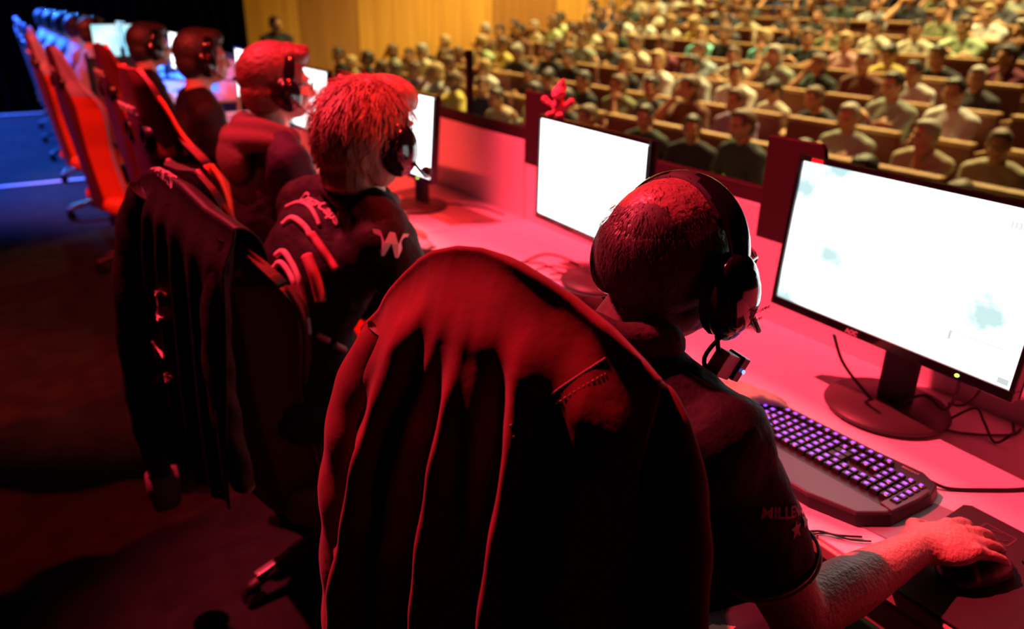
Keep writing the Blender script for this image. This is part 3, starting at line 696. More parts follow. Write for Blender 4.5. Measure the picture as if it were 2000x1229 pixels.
def hand_add(mb, W, fwd, nrm, side, curl=.5, spread=.13, s=1.0):
    """W wrist, fwd toward the fingers, nrm back-of-hand normal, side +1 when the thumb lies toward nrm x fwd"""
    f = V(fwd).normalized(); n = V(nrm); n = (n-f*n.dot(f)).normalized(); t = n.cross(f)*side
    W = V(W); pal = W+f*.048*s
    R = Matrix(((f.x, t.x, n.x), (f.y, t.y, n.y), (f.z, t.z, n.z))).to_euler()
    mb.ell(pal, (.054*s, .042*s, .017*s), rot=R, seg=16); mb.ell(W+f*.012*s, (.03*s, .029*s, .02*s), rot=R)
    mb.ell(W+f*.035*s+t*.026*s-n*.006*s, (.036*s, .018*s, .017*s), rot=R)
    for i, (off, L, r) in enumerate(((.028, .074, .0092), (.0095, .082, .0095), (-.0095, .076, .0090), (-.028, .060, .0080))):
        base = W+f*(.084-.006*abs(i-1))*s+t*off*s+n*.002*s; ang = (off/.03)*spread; a = curl*.35; pts = [base-f*.02*s, base]; q = base
        for L2, da in ((.45, curl*.55), (.30, curl*.9), (.25, curl*.6)):
            d = (f*math.cos(ang)+t*math.sin(ang)); q = q+(d*math.cos(a)-n*math.sin(a))*L*L2*s; pts.append(q); a += da
        rr = [r*s*1.05, r*s*1.12, r*s, r*s*.92, r*s*.8]
        mb.tube(pts, rr, 10, round_=True); mb.ell(base+n*.004*s, (.011*s, .010*s, .009*s))
    b = W+f*.03*s+t*.036*s-n*.004*s
    mb.tube([b, b+(f*.6+t*.62-n*.3).normalized()*.034*s, b+(f*.6+t*.62-n*.3).normalized()*.034*s+(f*.95+t*.1-n*.35).normalized()*.03*s], [.0125*s, .0105*s, .0085*s], 10, round_=True)
def ik(a, b, l1, l2, hint):
    a, b = V(a), V(b); d = b-a; L = min(d.length, (l1+l2)*.999); x = (l1*l1-l2*l2+L*L)/(2*L); h = math.sqrt(max(0, l1*l1-x*x)); u = d.normalized()
    p = V(hint)-u*V(hint).dot(u); p.normalize(); return a+u*x+p*h
def person(J, voxel=.006, fat=1.0, shirt=M_jersey, skin=M_skin, sleeves='long', hem=None, name='person', label='', group=None, root=None, head=True, handv=True, legs=True, trouser=M_trouser, smooth=4):
    """J holds world positions: head, yaw, pitch, neck, chest, hip, sh (2), el (2), wr (2), hf (2 hand forward), hn (2 hand normal), kn (2), an (2)"""
    root = V(root or (J['hip'].x, J['hip'].y, 0)); t = empty(name, root, 0, label, 'person', group)
    L = lambda p: V(p)-root
    hd, nk, chs, hip = L(J['head']), L(J['neck']), L(J['chest']), L(J['hip']); yaw = J['yaw']; sy = J.get('body', yaw)
    def torso(mb, g=0, arms=True, full=True):
        rz = (0, 0, sy)
        mb.ell(chs, (.115*fat+g, .165*fat+g, .19+g), rot=(0, J.get('bend', .12), sy), seg=20, rings=14)
        mid = (chs*.45+hip*.55); mb.ell(mid, (.115*fat+g, .155*fat+g, .17+g), rot=rz, seg=20, rings=14)
        mb.ell(hip+V((0, 0, .06)), (.13*fat+g, .175*fat+g, .13+g), rot=rz, seg=20, rings=12)
        for sh in J['sh']:
            s = L(sh); mb.tube([nk-V((0, 0, .02)), (nk+s)*.5+V((0, 0, .008)), s], [.058+g, .058+g, .056+g], 14, round_=True)
            mb.ell(s, (.062+g, .062+g, .062+g)); mb.tube([s, chs+(s-chs)*.3-V((0, 0, .05))], [.06+g, .07+g], 12, round_=True)
    mb = MB(); torso(mb)
    if head: head_add(mb, head_xf(hd, yaw, J.get('pitch', 0), J.get('roll', 0)))
    mb.tube([nk-V((0, 0, .03)), (nk+hd)*.5+V((-.012*math.cos(yaw), -.012*math.sin(yaw), -.02)), hd+V((-.02*math.cos(yaw), -.02*math.sin(yaw), -.04))], [.062, .055, .052], 14, round_=True)
    for k in (0, 1):
        s, e, w = L(J['sh'][k]), L(J['el'][k]), L(J['wr'][k])
        mb.tube([s, s*.6+e*.4, e], [.052*fat, .049*fat, .040*fat], 14, round_=True); mb.tube([e, e*.65+w*.35, w], [.041*fat, .043*fat, .027*fat], 14, round_=True)
        if handv: hand_add(mb, w, J['hf'][k], J['hn'][k], -1 if k == 0 else 1, J.get('curl', .55), J.get('spread', .13), s=J.get('hs', 1.0))
    if legs:
        for k in (0, 1):
            h = hip+rotz(sy) @ V((0, .09 if k == 0 else -.09, .02)); kn, an = L(J['kn'][k]), L(J['an'][k])
            mb.tube([h, h*.5+kn*.5, kn], [.088, .078, .058], 14, round_=True); mb.tube([kn, kn*.6+an*.4, an], [.056, .055, .036], 14, round_=True)
            mb.ell(an+rotz(sy) @ V((.065, 0, -.035)), (.12, .042, .035), rot=(0, 0, sy))
    body = link('body', fuse(mb, voxel, smooth), [skin, trouser, M_lip, M_eye], t)
    hx = head_xf(hd, yaw, J.get('pitch', 0), J.get('roll', 0)).inverted()
    for p in body.data.polygons:
        c = p.center
        q = hx @ c
        if head and q.length < .14:
            if q.x > .07 and abs(q.y) < .026 and -.082 < q.z < -.058: p.material_index = 2
            elif q.x > .066 and .019 < abs(q.y) < .040 and -.003 < q.z < .010: p.material_index = 3
        if c.z < hip.z+.10 and (c-hip).length < 1.2:
            near = min((c-L(J['wr'][k])).length for k in (0, 1))
            if near > .14 and min(((c-L(J['el'][k])).length for k in (0, 1))) > .09: p.material_index = 1
    # clothing
    if shirt:
        mb = MB(); torso(mb, .010)
        for k in (0, 1):
            s, e, w = L(J['sh'][k]), L(J['el'][k]), L(J['wr'][k])
            if sleeves == 'long':
                mb.tube([s, s*.6+e*.4, e], [.066*fat, .062*fat, .054*fat], 16, round_=True); q = w+(e-w)*.14; mb.tube([e, e*.65+q*.35, q], [.054*fat, .053*fat, .038*fat], 16)
            else:
                q = s*.32+e*.68; mb.tube([s, s*.6+q*.4, q], [.062*fat, .060*fat, .060*fat], 18)
        sm = fuse(mb, max(.006, voxel), smooth+(14 if voxel < .015 else 3))
        tx = bpy.data.textures.get('cloth') or bpy.data.textures.new('cloth', 'CLOUDS'); tx.noise_scale = .09
        so_ = link('shirt', sm, shirt, t)
        if voxel < .015:
            dm = so_.modifiers.new('folds', 'DISPLACE'); dm.texture = tx; dm.strength = .022; dm.mid_level = .45; dm.texture_coords = 'LOCAL'
        return t, body, so_
    return t, body, None
def seated(hx, hy, hz, yaw=0, body=0, hands=None, elbow_out=.06, lean=.0, shw=.185):
    """joints of a player at a desk facing +x, from the head position"""
    R = rotz(body); H = V((hx, hy, hz)); nk = H+R @ V((-.045-lean*.3, 0, -.155)); hip = V((hx, hy, 0))+R @ V((-.10-lean, 0, .54)); chs = nk*.62+hip*.38+R @ V((-.015, 0, 0))
    sh = [nk+R @ V((-.005, shw, -.065)), nk+R @ V((-.005, -shw, -.065))]
    wr = hands or [V((1.10, hy+.17, DZ+.045)), V((1.07, hy-.20, DZ+.045))]
    el = [ik(sh[k], wr[k], .30, .27, R @ V((-.3, (1 if k == 0 else -1)*.35, -1))) for k in (0, 1)]
    kn = [hip+R @ V((.42, .13, .0)), hip+R @ V((.42, -.13, .0))]; an = [hip+R @ V((.40, .13, -.46)), hip+R @ V((.44, -.13, -.46))]
    for v in kn: v.z = .56
    for v in an: v.z = .085
    return dict(head=H, yaw=yaw, body=body, neck=nk, chest=chs, hip=hip, sh=sh, el=el, wr=wr, hf=[V((1, -.15, -.12)), V((1, .05, -.12))], hn=[V((0, .1, 1)), V((0, -.1, 1))], kn=kn, an=an)
def in_root(t, obj_label=None): return t
def headset(hd, yaw, pitch, roll, label, big=1.0, led=False, mic=True, s=1.0):
    """closed-back headset with a padded band, sits on the head: its own thing"""
    s_b = big
    t = empty('headset', hd, 0, label, 'headset'); X = head_xf(V((0, 0, 0)), yaw, pitch, roll, s)
    m = MB(); m.xf = X
    path = [V((.010+.012*math.sin(a), .094*math.cos(a), .008+(.112/s_b if s_b > 1.1 else .112)*math.sin(a))) for a in [math.pi*i/28 for i in range(29)]]
    m.tube(path, [.008+.004*math.sin(math.pi*i/28) for i in range(29)], 12, flat=2.1, up=(1, 0, 0)); m.build('headband', M_gloss, t, smooth=True)
    m = MB(); m.xf = X
    m.tube([V((.016, .086*math.cos(a), .004+.103*math.sin(a))) for a in [math.pi*(.22+.56*i/16) for i in range(17)]], .010, 10, flat=2.2, up=(1, 0, 0), round_=True); m.build('band_pad', M_matte, t, smooth=True)
    for sg in (-1, 1):
        m = MB(); m.xf = X
        m.ell((.004, sg*.097, -.020), (.040*big, .022, .050*big), rot=(0, -.18, 0), seg=24, rings=14); m.ell((.004, sg*.109, -.020), (.030*big, .015, .038*big), rot=(0, -.18, 0), seg=24)
        c = m.build('ear_cup', M_gloss, t, smooth=True)
        m = MB(); m.xf = X; m.ell((.004, sg*.082, -.020), (.040*big, .014, .048*big), rot=(0, -.18, 0), seg=24); m.build('ear_pad', M_matte, t, smooth=True)
        m = MB(); m.xf = X; m.tube([(.012, sg*.094, .0), (.014, sg*.0935, .03), (.016, sg*.090, .05)], [.006, .006, .005], 8, flat=1.4, up=(1, 0, 0)); m.build('slider', M_metal if led else M_black, t, smooth=True)
        if led: m = MB(); m.xf = X; m.ell((.006, sg*.128, -.014), (.016, .004, .016)); m.build('led_ring', M_blueled, c)
    if mic:
        m = MB(); m.xf = X; m.tube(bez([(.03, -.112, -.045), (.06, -.108, -.075), (.10, -.075, -.088), (.118, -.045, -.086)], 5), .0035, 8); m.build('microphone_boom', M_black, t, smooth=True)
        m = MB(); m.xf = X; m.ell((.12, -.038, -.085), (.012, .014, .011)); m.build('microphone', M_matte, t, smooth=True)
    return t, X
def hair_cap(hd_local, X, mat_, parent, style='short', seed=0, voxel=.005):
    rnd = random.Random(seed); m = MB(); m.xf = X
    m.ell((-.018, 0, .032), (.104, .083, .092), seg=24, rings=16)
    if style in ('short', 'tuft'):
        m.ell((-.045, 0, -.02), (.070, .078, .07)); m.ell((.02, 0, .085), (.07, .062, .035))
    if style == 'tuft':
        for i in range(9): m.ell((.035+rnd.uniform(-.02, .03), rnd.uniform(-.05, .05), .085+rnd.uniform(-.01, .015)), (.04, .022, .022), rot=(0, -.3, rnd.uniform(-.5, .5)))
    if style == 'mop':
        m.ell((-.04, 0, -.03), (.086, .092, .085)); m.ell((.03, 0, .075), (.075, .075, .05)); m.ell((-.06, 0, -.085), (.055, .074, .05)); m.ell((.0, .07, -.02), (.05, .024, .07)); m.ell((-.02, -.07, -.03), (.05, .024, .07))
        for i in range(60):
            a = rnd.uniform(0, 6.28); b = rnd.uniform(-.7, 1.2); p = V((-.02+.10*math.cos(a)*math.cos(b), .086*math.sin(a)*math.cos(b), .02+.10*math.sin(b)))
            if p.x > .06 and p.z < .03: continue
            q = p*1.08+V((-.01, 0, -.035)); m.tube([p*.93, p*1.03, q], [.012, .012, .004], 6, round_=True)
    if style == 'long': m.ell((-.05, 0, -.06), (.07, .085, .12)); m.ell((.03, 0, .07), (.07, .07, .045))
    # trim the face side
    me = fuse(m, voxel, 3, 'hair'); X1 = X.inverted()
    bm = bmesh.new(); bm.from_mesh(me); dead = []
    for f in bm.faces:
        q = X1 @ f.calc_center_median()
        if style == 'bald':
            pass
        if q.x > .052-.25*max(0, -q.z) and q.z < (.082-.3*max(0, .075-q.x) if voxel > .0085 else .055): dead.append(f)
        elif q.z < (-.12 if style in ('mop', 'long') else -.085): dead.append(f)
    bmesh.ops.delete(bm, geom=dead, context='FACES'); bm.to_mesh(me); bm.free()
    return link('hair', me, mat_, parent)
def strands(X, mat_, parent, n, L, region, seed=1, w=.0006, name='hair_strands', down=1.0, lift=.25, base=((-.014, 0, .024), (.100, .078, .090))):
    rnd = random.Random(seed); vs = []; fs = []; c, r = V(base[0]), V(base[1])
    R = X.to_3x3()
    k = 0
    while k < n:
        d = V((rnd.gauss(0, 1), rnd.gauss(0, 1), rnd.gauss(0, 1))).normalized(); p = V((c.x+r.x*d.x, c.y+r.y*d.y, c.z+r.z*d.z)); pr = region(p, rnd)
        if not pr: continue
        k += 1; nn = V((d.x/r.x, d.y/r.y, d.z/r.z)).normalized(); g = V((-.35, 0, -1.0))*down+V((rnd.gauss(0, .3), rnd.gauss(0, .3), rnd.gauss(0, .2))); g = (g-nn*g.dot(nn)).normalized()
        l = L*rnd.uniform(.6, 1.3)*pr; sd = nn.cross(g)*w
        a = p; b = p+(g*.6+nn*lift)*l*.5; e = p+(g+nn*lift*.8)*l
        o = len(vs)
        for q, ww in ((a, 1), (b, .9), (e, .2)): vs += [X @ (q-sd*ww), X @ (q+sd*ww)]
        fs += [(o, o+1, o+3, o+2), (o+2, o+3, o+5, o+4)]
    me = bpy.data.meshes.new(name); me.from_pydata([tuple(v) for v in vs], [], fs); me.update()
    o = link(name, me, mat_, parent); o['kind'] = 'stuff'; return o

# ---- nearest player
hc = V((.688, .692, 1.258)); hy = math.radians(9)
J = seated(hc.x, hc.y, hc.z, hy, math.radians(6), hands=[V((1.14, .985, .802)), V((1.035, .466, .803))], shw=.19)
J['neck'] = hc+V((-.090, .010, -.135)); J['sh'] = [V((.60, .87, 1.085)), V((.63, .535, 1.08))]
J['chest'] = V((.60, .69, .93)); J['hip'] = V((.58, .74, .53))
J['el'] = [V((.88, .99, .835)), V((.745, .458, .825))]
J['hf'] = [V((1, -.35, -.12)), V((1, -.30, -.03))]; J['hn'] = [V((0, .15, 1)), V((.05, -.05, 1))]; J['roll'] = .03; J['pitch'] = .06
J['curl'] = .5; J['hs'] = 1.13; J['spread'] = .24
t1, b1, s1 = person(J, .0045, 1.0, M_jersey, M_skin, 'short', label='person in a black short sleeved jersey and headset, hand on mouse, nearest the camera')
RT = V((J['hip'].x, J['hip'].y, 0)); X1 = head_xf(hc-RT, hy, .06, .03)
# open the shirt so that the neck shows
def cut_neck(so_, X, J, root, r=.075, dz=-.01):
    bm = bmesh.new(); bm.from_mesh(so_.data); nk = J['neck']-root
    dead = [f for f in bm.faces if (f.calc_center_median()-(nk+V((.01, 0, .06)))).length < r]
    bmesh.ops.delete(bm, geom=dead, context='FACES'); bm.to_mesh(so_.data); bm.free()
def ring(c, r, tube_r, tilt, parent, name, mt, flat=1.0, yaw=0, sy=1.15):
    m = MB(); R = Matrix.Rotation(yaw, 3, 'Z') @ Matrix.Rotation(tilt, 3, 'Y')
    pts = [V(c)+R @ V((r*math.cos(a), r*sy*math.sin(a), .006*math.sin(3*a))) for a in [2*math.pi*i/40 for i in range(41)]]
    m.tube(pts, [tube_r*(1+.12*math.sin(i*.9)) for i in range(41)], 14, flat=flat, up=(0, 0, 1)); return m.build(name, mt, parent, smooth=True)
nk = J['neck']-RT
ring(nk+V((.002, .010, .056)), .074, .029, .36, t1, 'rolled_collar', mat('collar_knit', (.045, .022, .025), .8, spec=.2, bump=.4, bscale=60), .9, hy)
ring(nk+V((-.002, .0, -.004)), .104, .006, .26, t1, 'collar_piping', M_pink, .8, hy)
def near_hair(p, rnd):
    # bald crown, short hair at the back and sides
    if p.x > .045 and p.z > -.0 and abs(p.y) < .06: return 0
    if p.z < -.055: return 0
    if p.z > .085: return .4 if rnd.random() < .06 else 0
    if p.z > .055: return .7 if rnd.random() < .35 else 0
    return 1.0
M_scalp = mat('cropped_hair_skin', (.075, .045, .04), .6, var=.4, vscale=60); M_crown = mat('balding_crown', (.36, .17, .14), .38, var=.3, vscale=50, bump=.25, bscale=120)
b1.data.materials.append(M_scalp); b1.data.materials.append(M_crown); X1i = X1.inverted()
for p in b1.data.polygons:
    q_ = X1i @ p.center
    if q_.length < .16 and -.10 < q_.z and q_.x < .05+.3*max(0, q_.z-.06) and not (abs(q_.y) > .072 and q_.z < .01 and q_.x > -.03):
        e_ = q_.z+.012*math.sin(q_.y*70)+.01*math.sin(q_.x*90)+.25*q_.x
        if e_ > .058: p.material_index = 5
        elif q_.z > -.085 or q_.x < -.02: p.material_index = 4
me_hair = strands(X1, M_hairgrey, t1, 9000, .015, near_hair, 3, .0005, 'hair')
# ear cups hide the ears; glasses
m = MB(); m.xf = X1
for sg in (-1, 1):
    m.tube([(.004, sg*.082, .012), (.06, sg*.080, .014), (.098, sg*.066, .010)], .0018, 6)
    m.tube([V((.104-.012*abs(math.cos(a)), sg*(.038+.026*math.cos(a)), .004+.019*math.sin(a))) for a in [2*math.pi*i/20 for i in range(21)]], .0014, 6)
m.tube([(.106, -.012, .006), (.106, .012, .006)], .0014, 6); m.build('glasses', M_metal, t1)
m = MB(); m.xf = X1
for sg in (-1, 1): m.ell((.100, sg*.038, .004), (.002, .026, .019), rot=(0, 0, -sg*.2))
m.build('lens', M_glass, t1)
# sleeve hem piping, shoulder seam, sleeve writing
sR, eR = J['sh'][1]-RT, J['el'][1]-RT; q = sR*.32+eR*.68; ax = (eR-sR).normalized()
def around(c, axis, r, tr, mt, name, parent, a0=0, a1=6.2832, n=40, fy=1):
    u = V((0, -1, 0)); u = (u-axis*u.dot(axis)).normalized(); w = axis.cross(u); m = MB()
    m.tube([c+(u*math.cos(a0+(a1-a0)*i/n)+w*math.sin(a0+(a1-a0)*i/n))*r for i in range(n+1)], tr, 8); o = m.build(name, mt, parent, smooth=True); return o
for d_, rr_, mt in ((-.004, .0625, M_pink), (-.012, .0625, mat('dark_red_trim', (.2, .03, .04), .6))):
    o = around(q+ax*d_, ax, rr_, .0022, mt, 'sleeve_piping', t1); 
# writing on the sleeve
decal('sleeve_letters', 'MILLENIUM', (1550, 1000), (10, -12), .019, M_pink, s1, .002, .0003)
def star_mesh(r_):
    m = MB(); pts = [((r_ if i % 2 == 0 else r_*.42)*math.cos(math.pi/2+i*math.pi/5), (r_ if i % 2 == 0 else r_*.42)*math.sin(math.pi/2+i*math.pi/5)) for i in range(10)]
    m.prism(pts, 0, .0006); return m.mesh('star')
decal('sleeve_star', '', (1552, 1034), (8, -5), 0, M_pink, s1, .002, 0, star_mesh(.012))
decal('sleeve_star', '', (1570, 1018), (6, -6), 0, M_white, s1, .002, 0, star_mesh(.012))
hs1, XX = headset(hc, hy, .02, .03, 'large glossy black headset on the balding man nearest the camera', 1.16)
text('cup_print', 'PRO GAMING', .0062, M_pink, hs1, XX @ V((.022, -.1275, -.030)), XX.to_3x3() @ basis((1, 0, 0), (0, -1, 0)), .0002)
text('cup_print', 'series', .008, mat('dim_red_print', (.35, .08, .05), .5), hs1, XX @ V((.020, -.1260, -.042)), XX.to_3x3() @ basis((1, 0, 0), (0, -1, 0)), .0002)
m = MB(); m.xf = XX; m.tube(bez([(.0, -.10, -.06), (-.02, -.085, -.10), (.0, -.09, -.14), (.03, -.075, -.17)], 6), .003, 8); m.build('headset_cable', M_cable, hs1, smooth=True)
# small card box by the chin
bp = V((0, 0, CH))+(R_*(1418-1000)+U_*(614.5-712)+F_*CF)*(.60/(R_*(1418-1000)+U_*(614.5-712)+F_*CF).y)
t = empty('badge_box', bp, math.radians(10), 'small white and dark box with a blue light below the near headset', 'box')
m = MB(); m.box((-.008, 0, .004), (.034, .020, .034), rot=(.2, .5, 0)); m.build('casing', M_box, t, bevel=.002)
m = MB(); m.box((.016, -.002, -.006), (.018, .026, .034), rot=(.2, .5, 0)); b_ = m.build('control_end', M_black, t, bevel=.002); m = MB(); m.ell((.016, -.017, -.010), (.0025, .002, .003)); m.build('blue_light', M_blueled, b_)
m = MB(); m.tube(bez([V((-.02, 0, .02)), V((-.025, .004, .05)), V((-.03, .01, .085))], 6), .003, 8); m.build('hanging_strap', M_matte, t, smooth=True)

# ---- blond player
h2 = V((.705, 1.715, 1.275)); y2 = math.radians(10)
J2 = seated(h2.x, h2.y, h2.z, y2, math.radians(8), hands=[V((1.08, 2.00, .80)), V((1.02, 1.52, .80))], lean=.04)
J2['neck'] = h2+V((-.04, .0, -.15)); J2['sh'] = [V((.60, 1.93, 1.075)), V((.66, 1.57, 1.06))]; J2['chest'] = V((.56, 1.78, .93)); J2['hip'] = V((.50, 1.84, .53)); J2['bend'] = .3
J2['el'] = [V((.80, 2.06, .86)), V((.74, 1.50, .82))]
t2, b2, s2 = person(J2, .0065, 1.02, M_jersey, M_skin, 'long', label='blond person in a black striped jersey and headset, second nearest player')
R2 = V((J2['hip'].x, J2['hip'].y, 0)); X2 = head_xf(h2-R2, y2, .08)
X2h = X2 @ Matrix.Scale(1.10, 4); hair_cap(None, X2h, M_hairblond, t2, 'mop', 4)
strands(X2h, M_hairblond, t2, 3500, .05, lambda p, r: 0 if (p.x > .05 and p.z < .05) or p.z < -.10 else 1, 5, .0012, 'hair_strands', 1, .12, ((-.022, 0, .018), (.112, .098, .100)))
ring(J2['neck']-R2+V((.0, 0, .01)), .070, .022, .15, t2, 'collar', M_matte, .8, y2)
headset(h2, y2, .05, 0, 'black headset worn by the blond player', 1.18, s=1.07)
bpy.context.view_layer.update()
decal('back_letters', 'CrazyCaps', (622, 400), (12, 8), .034, M_pink, s2, .004, .0006)
decal('sleeve_logo', 'W', (763, 480), (8, 1), .066, M_white, s2, .004, .004)
stripe('jersey_stripe', [(540, 500), (553, 492), (568, 510), (582, 539), (593, 580), (600, 621), (603, 650)], .0075, M_pink, s2)
stripe('jersey_stripe', [(536, 525), (547, 513), (562, 528), (574, 551), (582, 583), (587, 604)], .007, M_pink, s2)
stripe('jersey_stripe', [(553, 440), (568, 428), (582, 431), (600, 448), (606, 460)], .008, M_pink, s2)
stripe('jersey_stripe', [(560, 405), (585, 396), (605, 405), (618, 425), (624, 440)], .005, M_pink, s2)
M_rp = mat('jersey_red_patch', (.42, .10, .12), .7)
for pts, rr in (([(609, 457), (635, 495), (658, 528)], .010), ([(600, 500), (615, 540), (628, 590)], .014), ([(618, 652), (640, 664)], .010), ([(652, 672), (672, 684)], .009)):
    stripe('jersey_patch', pts, rr, M_rp, s2)

# ---- hooded player
h3 = V((.765, 2.62, 1.30)); y3 = math.radians(-6)
J3 = seated(h3.x, h3.y, h3.z, y3, 0, hands=[V((1.12, 2.78, .80)), V((1.06, 2.45, .80))])
M_navy = mat('dark_purple_cloth', (.018, .008, .022), .7, spec=.2, bump=.3, bscale=50)
t3, b3, s3 = person(J3, .008, 1.05, M_navy, M_skin, 'long', label='person in a dark hooded jacket and headset, glasses, third nearest player')
R3 = V((J3['hip'].x, J3['hip'].y, 0)); X3 = head_xf(h3-R3, y3, .05)
hair_cap(None, X3 @ Matrix.Scale(1.13, 4), M_hairred, t3, 'tuft', 9)
m = MB(); nk3 = J3['neck']-R3
m.tube(bez([nk3+V((.07, .12, -.12)), nk3+V((.02, .145, -.035)), nk3+V((-.08, .12, .0)), nk3+V((-.13, 0, -.01)), nk3+V((-.08, -.12, .0)), nk3+V((.02, -.145, -.035)), nk3+V((.07, -.12, -.12))], 6), [.012+.026*math.sin(math.pi*i_/36) for i_ in range(37)], 12, round_=True)
m.tube(bez([nk3+V((.03, .11, .0)), nk3+V((-.06, .09, .035)), nk3+V((-.09, 0, .03)), nk3+V((-.06, -.09, .035)), nk3+V((.03, -.11, .0))], 6), .035, 12, round_=True); m.ell(nk3+V((-.13, 0, -.07)), (.05, .12, .08))
link('hood', fuse(m, .008, 3), M_hood, t3)
headset(h3, y3, .03, 0, 'black headset worn by the hooded player', 1.1)
m = MB(); m.xf = X3
for sg in (-1, 1):
    m.tube([(.01, sg*.08, .012), (.098, sg*.064, .010)], .0022, 6); m.tube([V((.106, sg*(.036+.026*math.cos(a)), .004+.019*math.sin(a))) for a in [2*math.pi*i/16 for i in range(17)]], .002, 6)
m.build('glasses', M_gloss, t3)
t = empty('violet_glow_shape', (.93, 2.32, DZ), 0, 'small violet glow beside the hooded player, given a made-up solid shape', 'violet_glow_shape')  # made-up glowing shape for an unclear violet-lit spot by the player
t.location = (1.03, 2.62, DZ)
m = MB(); m.lathe([(.034, 0), (.038, .01), (.038, .14), (.03, .18), (.014, .21), (.014, .225)], 24); m.build('body', M_violetglow, t, smooth=True)
m = MB(); m.lathe([(.017, .222), (.017, .245)], 16); m.build('cap', M_purpleglow, t)
# ---- fourth and fifth players of the red lit row
h4 = V((.775, 3.78, 1.31)); J4 = seated(h4.x, h4.y, h4.z, math.radians(-8), 0, hands=[V((1.12, 4.0, .80)), V((1.07, 3.63, .80))])
t4, b4, s4 = person(J4, .010, 1.0, M_jersey, M_skin, 'short', label='dark haired person with a headset looking right, fourth player along the row'); R4 = V((J4['hip'].x, J4['hip'].y, 0))
hair_cap(None, head_xf(h4-R4, math.radians(-8), .03) @ Matrix.Scale(1.06, 4), M_hairdark, t4, 'short', 2, .007); headset(h4, math.radians(-8), .03, 0, 'black headset on the fourth player, between hooded player and red chair', 1.12)
h5 = V((.745, 4.98, 1.30)); J5 = seated(h5.x, h5.y, h5.z, 0, 0, hands=[V((1.12, 5.15, .80)), V((1.07, 4.8, .80))])
t5, b5, s5 = person(J5, .010, 1.0, M_jersey, M_skin, 'short', label='dark haired person with a headset behind the red chair top, fifth player'); R5 = V((J5['hip'].x, J5['hip'].y, 0))
hair_cap(None, head_xf(h5-R5, 0, .03) @ Matrix.Scale(1.06, 4), M_hairdark, t5, 'short', 3, .007); headset(h5, 0, .03, 0, 'black headset on the fifth player, above the red chair top', 1.12)
# ---- players and monitors in the blue light
M_bluecloth = mat('pale_blue_cloth', (.30, .34, .42), .8)
bl = [(7.4, 'first'), (8.3, 'second'), (9.2, 'third'), (10.2, 'fourth'), (11.3, 'fifth')]
src = None
for i, (y, od) in enumerate(bl):
    hx = .70-.03*i
    if src is None:
        Jb = seated(hx, y, 1.28, 0, 0); src, _, _ = person(Jb, .014, 1.0, M_bluecloth, M_skin, 'long', label='person in pale clothes lit blue, %s of the far blue team from the camera' % od, group='players in the blue light')
        hair_cap(None, head_xf(Jb['head']-V((Jb['hip'].x, Jb['hip'].y, 0)), 0), M_hairdark, src, 'short', i, .009); sy_ = y; sx_ = hx
        hs_, _ = headset(Jb['head'], 0, .03, 0, 'headset with a blue light on the %s blue lit player' % od, 1.1, True); hs_['group'] = 'headsets in the blue light'
        hs0 = hs_
    else:
        c = copy_tree(src); c.location = src.location+V((hx-sx_, y-sy_, 0)); c['label'] = 'person in pale clothes lit blue, %s of the far blue team from the camera' % od
        c = copy_tree(hs0); c.location = hs0.location+V((hx-sx_, y-sy_, 0)); c['label'] = 'headset with a blue light on the %s blue lit player' % od
for i, (y, L) in enumerate(((7.75, 'small white monitor of the blue team nearest the camera'), (9.0, 'second small white monitor of the blue team'), (10.1, 'third glowing monitor of the blue team'), (11.2, 'farthest glowing monitor of the blue team'))):
    make_monitor(y, 1.37, 1.10, .02*i, .05, M_screenfar if i > 1 else M_screen, L)
# upright partition with two cyan displays past the fifth player
t = empty('display_stand', (.74, 6.35, 0), 0, 'dark red partition topped by two cyan displays past the fifth player', 'partition')
m = MB(); m.box((0, 0, .58), (.42, .03, 1.16)); m.build('partition_panel', mat('maroon_panel', (.22, .05, .06), .6), t, bevel=.004)
m = MB(); m.box((0, -.02, 1.15), (.44, .03, .012)); m.box((-.215, -.005, .6), (.02, .04, 1.18)); m.box((.0, 0, .02), (.5, .3, .04)); m.build('frame', M_black, t, bevel=.002)
for xx, w in ((-.075, .17), (.09, .12)):
    m = MB(); m.box((xx, -.005, 1.27), (w, .02, .22)); d_ = m.build('display', M_black, t, bevel=.003)
    m = MB(); m.box((xx, -.018, 1.27), (w-.012, .004, .205)); m.build('display_picture', M_screenfar, d_)

